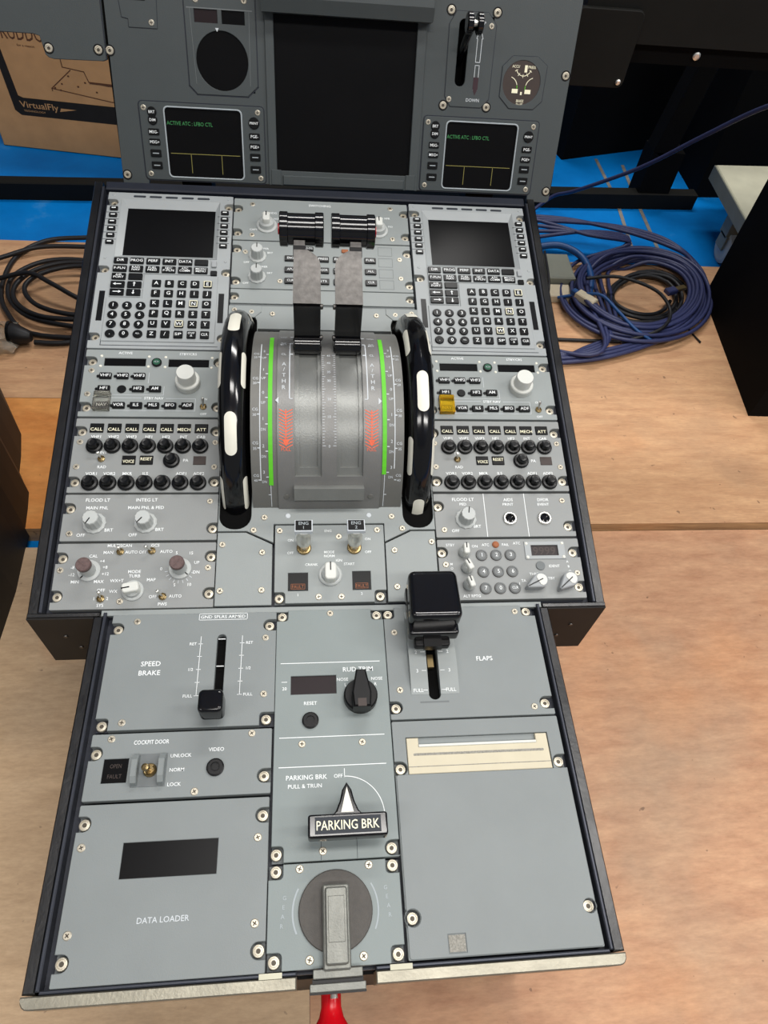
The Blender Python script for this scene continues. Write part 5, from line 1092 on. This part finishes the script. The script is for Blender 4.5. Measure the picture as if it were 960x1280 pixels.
# ---- cables
def smooth(pts, n=8, closed=False):
    P = [Vector(p) for p in pts]; out = []; m_ = len(P)
    for i in range(m_ if closed else m_ - 1):
        a, b_, c_, d_ = (P[(i - 1) % m_], P[i], P[(i + 1) % m_], P[(i + 2) % m_]) if closed else (P[max(i - 1, 0)], P[i], P[i + 1], P[min(i + 2, m_ - 1)])
        for k in range(n):
            t = k / n; out.append(.5 * ((2 * b_) + (c_ - a) * t + (2 * a - 5 * b_ + 4 * c_ - d_) * t * t + (3 * b_ - a - 3 * c_ + d_) * t ** 3))
    if not closed: out.append(P[-1])
    return out
def cable(pts, r, m, label, name='cable', group=None, n=6):
    z0 = min(p[2] for p in pts); return simple(name, MB().tube(smooth(pts, n), r, 8), m, label, 'cable', group, org=(pts[0][0], pts[0][1], z0))
rnd = random.Random(3)
GZ = .034
def coil(cx, cy, rx, ry, turns, r, start, end, z0, ang0, jit, tilt=0., spread=.03):
    pts = list(start); n = int(turns * 14)
    for k in range(n):
        t = k / 14; a = R(ang0) + 2 * math.pi * t; j = 1 + jit * math.sin(t * 4.1 + ang0)
        q = rx * (1 - spread * (t / turns) * 6) * j, ry * (1 - spread * (t / turns) * 6) * j
        x = q[0] * math.cos(a); y = q[1] * math.sin(a); ct_, st_ = math.cos(tilt), math.sin(tilt)
        pts.append((cx + x * ct_ - y * st_, cy + x * st_ + y * ct_, z0 + r + .006 * (t % 3) + .004 * math.sin(a * 2 + t)))
    return pts + list(end)
gb = 'blue network cables coiled on the plywood'
TL = R(38)
for k in range(5):
    rx, ry = .158 + .007 * k, .118 + .008 * k
    en = [(.60 - .01 * k, .775 - .012 * k, GZ + .012 + .004 * k), (.52, .70 - .009 * k + .02, GZ + .008 + .004 * k), (.44, .672 + .012 * k, GZ + .008)]
    st = [(.36, 1.05 + .014 * k, GZ + .03), (.47, 1.055 + .018 * k, GZ + .03 + .004 * k), (.60, 1.07 - .004 * k, GZ + .04), (.70, 1.07 - .008 * k, GZ + .03)]
    p = coil(.685 + .004 * rnd.uniform(-1, 1), .895 + .006 * rnd.uniform(-1, 1), rx, ry, 3.2, .0042, st if k < 4 else [], en, GZ + .003 * k, 60 + 12 * k, .03, TL, .045)
    cable(p, .0042, 'cable_blue', 'thick blue cable coiled in loops on the pale plywood', 'network_cable', gb, 4)
# wide loop of three cables standing outside the coil
for k in range(3):
    p = [(.40, 1.10 + .012 * k, GZ + .04), (.56, 1.112 + .006 * k, GZ + .036), (.70, 1.108 - .008 * k, GZ + .03), (.80, 1.075 - .012 * k, GZ + .022), (.848 - .01 * k, .99, GZ + .016 + .006 * k), (.838 - .011 * k, .90, GZ + .014), (.775 - .01 * k, .80, GZ + .014 + .005 * k), (.67, .735 + .008 * k, GZ + .014), (.55, .690 + .01 * k, GZ + .012), (.43, .675 + .012 * k, GZ + .008)]
    cable(p, .0044, 'cable_blue', 'thick blue cable looping wide around the coil on the plywood', 'network_cable', 'blue cables looping round the coil')
cable([(.47, 1.03, GZ + .02), (.53, 1.03, GZ + .03), (.575, 1.0, GZ + .026), (.585, .94, GZ + .02), (.57, .88, GZ + .014), (.555, .83, GZ + .01)], .0075, 'cable_bright', 'bright blue bundled cable drooping over the plywood edge', 'network_cable')
cable([(.50, .872, GZ + .012), (.54, .86, GZ + .03), (.575, .84, GZ + .045), (.60, .80, GZ + .04), (.63, .755, GZ + .03), (.66, .735, GZ + .02)], .0032, 'cable_bright', 'thin bright blue cable with pale plug crossing the coil', 'patch_cable')
for k in range(3):
    p = coil(.69 + .006 * k, .885, .10 + .007 * k, .072 + .006 * k, 1.6, .0042, [], [], GZ, 120 + 60 * k, .05, TL, .05)
    cable(p, .0042, 'cable_black', 'black cable coiled inside the blue coil', 'power_cable', 'black cables inside the blue coil', 4)
cable([(.56, .90, GZ + .04), (.63, .90, GZ + .046), (.70, .86, GZ + .044), (.72, .81, GZ + .03), (.68, .755, GZ + .03), (.60, .735, GZ + .014)], .0036, 'cable_black', 'thin black cable crossing over the blue coil', 'power_cable')
cable([(.44, .752, GZ + .004), (.50, .750, GZ + .004), (.60, .748, GZ + .004), (.66, .752, GZ + .006)], .0036, 'cable_black', 'straight black cable running out below the blue coil', 'power_cable')
cable([(.745, .84, GZ + .02), (.765, .79, GZ + .004), (.778, .752, GZ + .003)], .0018, 'cardboard_ink', 'short thin brown wire end sticking out of the coil', 'wire')
cable([(.52, 1.24, .012), (.569, 1.25, .05), (.601, 1.20, .095), (.682, 1.10, .207), (.733, 1.0, .326), (.764, .90, .427), (.80, .80, .50), (.84, .70, .60)], .0042, 'cable_blue', 'single blue cable slanting up past the floor bar', 'network_cable')
# plugs and small grey box near the coil
pg = holder('cable_plug', (.762, .885, GZ + .02), 'gold metal plug end lying on the blue coil', 'plug')
rz = lambda x, y, z: (.762 + x * .93 - y * .36, .885 + x * .36 + y * .93, GZ + .03 + z)
sub(pg, 'shell', MB().box(-.010, .016, -.006, .006, 0, .006, ch=.001).xf(rz), 'brass'); sub(pg, 'body', MB().box(-.034, -.010, -.008, .008, -.002, .008, ch=.002).xf(rz), 'cable_blue')
pw = holder('cable_plug', (.547, .845, GZ), 'pale beige plug on the bright blue cable', 'plug')
rz2 = lambda x, y, z: (.549 + x * .66 + y * .75, .846 - x * .75 + y * .66, GZ + .024 + z)
sub(pw, 'body', MB().box(-.022, .022, -.010, .010, 0, .014, ch=.002).xf(rz2), 'plastic_beige'); sub(pw, 'boot', MB().box(-.034, -.022, -.006, .006, .002, .012, ch=.002).xf(rz2), 'cable_bright')
gbx = holder('junction_box', (.515, .94, GZ), 'small grey box with beige base on the plywood beside the pedestal', 'box')
sub(gbx, 'lid', MB().box(.47, .545, .915, 1.0, GZ, GZ + .03, ch=.003), 'cart_side'); sub(gbx, 'base', MB().box(.47, .532, .872, .912, GZ, GZ + .016, ch=.002), 'plastic_beige')
cable([(.492, 1.0, GZ + .034), (.488, .96, GZ + .035), (.484, .92, GZ + .034), (.478, .88, GZ + .03), (.47, .85, GZ + .02)], .0026, 'cable_black', 'short black lead lying across the small grey box', 'lead')
# black power cords on the other side
gk = 'black power cords coiled on the plywood'
cords = [[(-.40, 1.045, GZ + .006), (-.471, 1.036, GZ + .006), (-.552, 1.020, GZ + .006), (-.60, .96, GZ + .006), (-.603, .86, GZ + .006), (-.575, .79, GZ + .006), (-.52, .735, GZ + .006), (-.40, .725, GZ + .006)],
 [(-.40, 1.0, GZ + .01), (-.464, .995, GZ + .012), (-.56, .985, GZ + .014), (-.64, .94, GZ + .012), (-.75, .90, GZ + .006)],
 [(-.38, .93, GZ + .008), (-.47, .945, GZ + .016), (-.54, .935, GZ + .016), (-.585, .89, GZ + .014), (-.58, .83, GZ + .014), (-.535, .775, GZ + .014), (-.46, .75, GZ + .014), (-.38, .745, GZ + .01)],
 [(-.38, .915, GZ + .02), (-.48, .925, GZ + .024), (-.545, .90, GZ + .022), (-.572, .85, GZ + .02), (-.555, .80, GZ + .02), (-.50, .765, GZ + .02), (-.40, .765, GZ + .016)],
 [(-.38, .90, GZ + .03), (-.47, .905, GZ + .03), (-.53, .88, GZ + .028), (-.55, .84, GZ + .026), (-.52, .795, GZ + .024), (-.46, .775, GZ + .02), (-.38, .78, GZ + .012)],
 [(-.70, .872, GZ + .006), (-.62, .865, GZ + .022), (-.55, .875, GZ + .034), (-.50, .845, GZ + .034), (-.44, .815, GZ + .02), (-.38, .81, GZ + .01)],
 [(-.38, .735, GZ + .006), (-.46, .712, GZ + .006), (-.51, .71, GZ + .008)]]
for q_, c_ in enumerate(cords):
    cable(c_, .0046, 'cable_black', {0: 'black power cord making the widest loop on the brown plywood', 1: 'black power cord running away from the coil towards the side console', 5: 'black power cord crossing over the top of the coil on brown plywood', 6: 'short black power cord leading into the mains plug'}.get(q_, 'black power cord looped tightly inside the widest loop on brown plywood'), 'extension_cable', gk)
pl = holder('power_plug', (-.535, .712, GZ), 'black mains plug in a torn clear plastic bag on the brown plywood', 'plug')
sub(pl, 'body', MB().lathe([(.008, 0), (.012, .006), (.018, .024), (.019, .036)], 0, 0, 16).xf(lambda x, y, z: (-.512 - z * .95, .711 + x + z * .2, GZ + .02 + y)), 'cable_black')
sub(pl, 'face', MB().lathe([(.021, .036), (.021, .041)], 0, 0, 16, smooth=False).xf(lambda x, y, z: (-.512 - z * .95, .711 + x + z * .2, GZ + .021 + y)), 'satin_black')
bag = MB(); gn = 9; vs = []
for i in range(gn):
    for j in range(gn):
        u, v = i / (gn - 1), j / (gn - 1); vs.append((-.66 + .12 * u + .008 * rnd.uniform(-1, 1), .675 + .085 * v + .008 * rnd.uniform(-1, 1), GZ + .006 + .03 * math.sin(math.pi * u) * math.sin(math.pi * v) + .009 * rnd.random()))
bag.add(vs, [(i * gn + j, (i + 1) * gn + j, (i + 1) * gn + j + 1, i * gn + j + 1) for i in range(gn - 1) for j in range(gn - 1)])
simple('plastic_bag', bag, 'clear_plastic', 'crumpled clear plastic bag around the black mains plug', 'plastic bag', org=(-.6, .715, GZ))
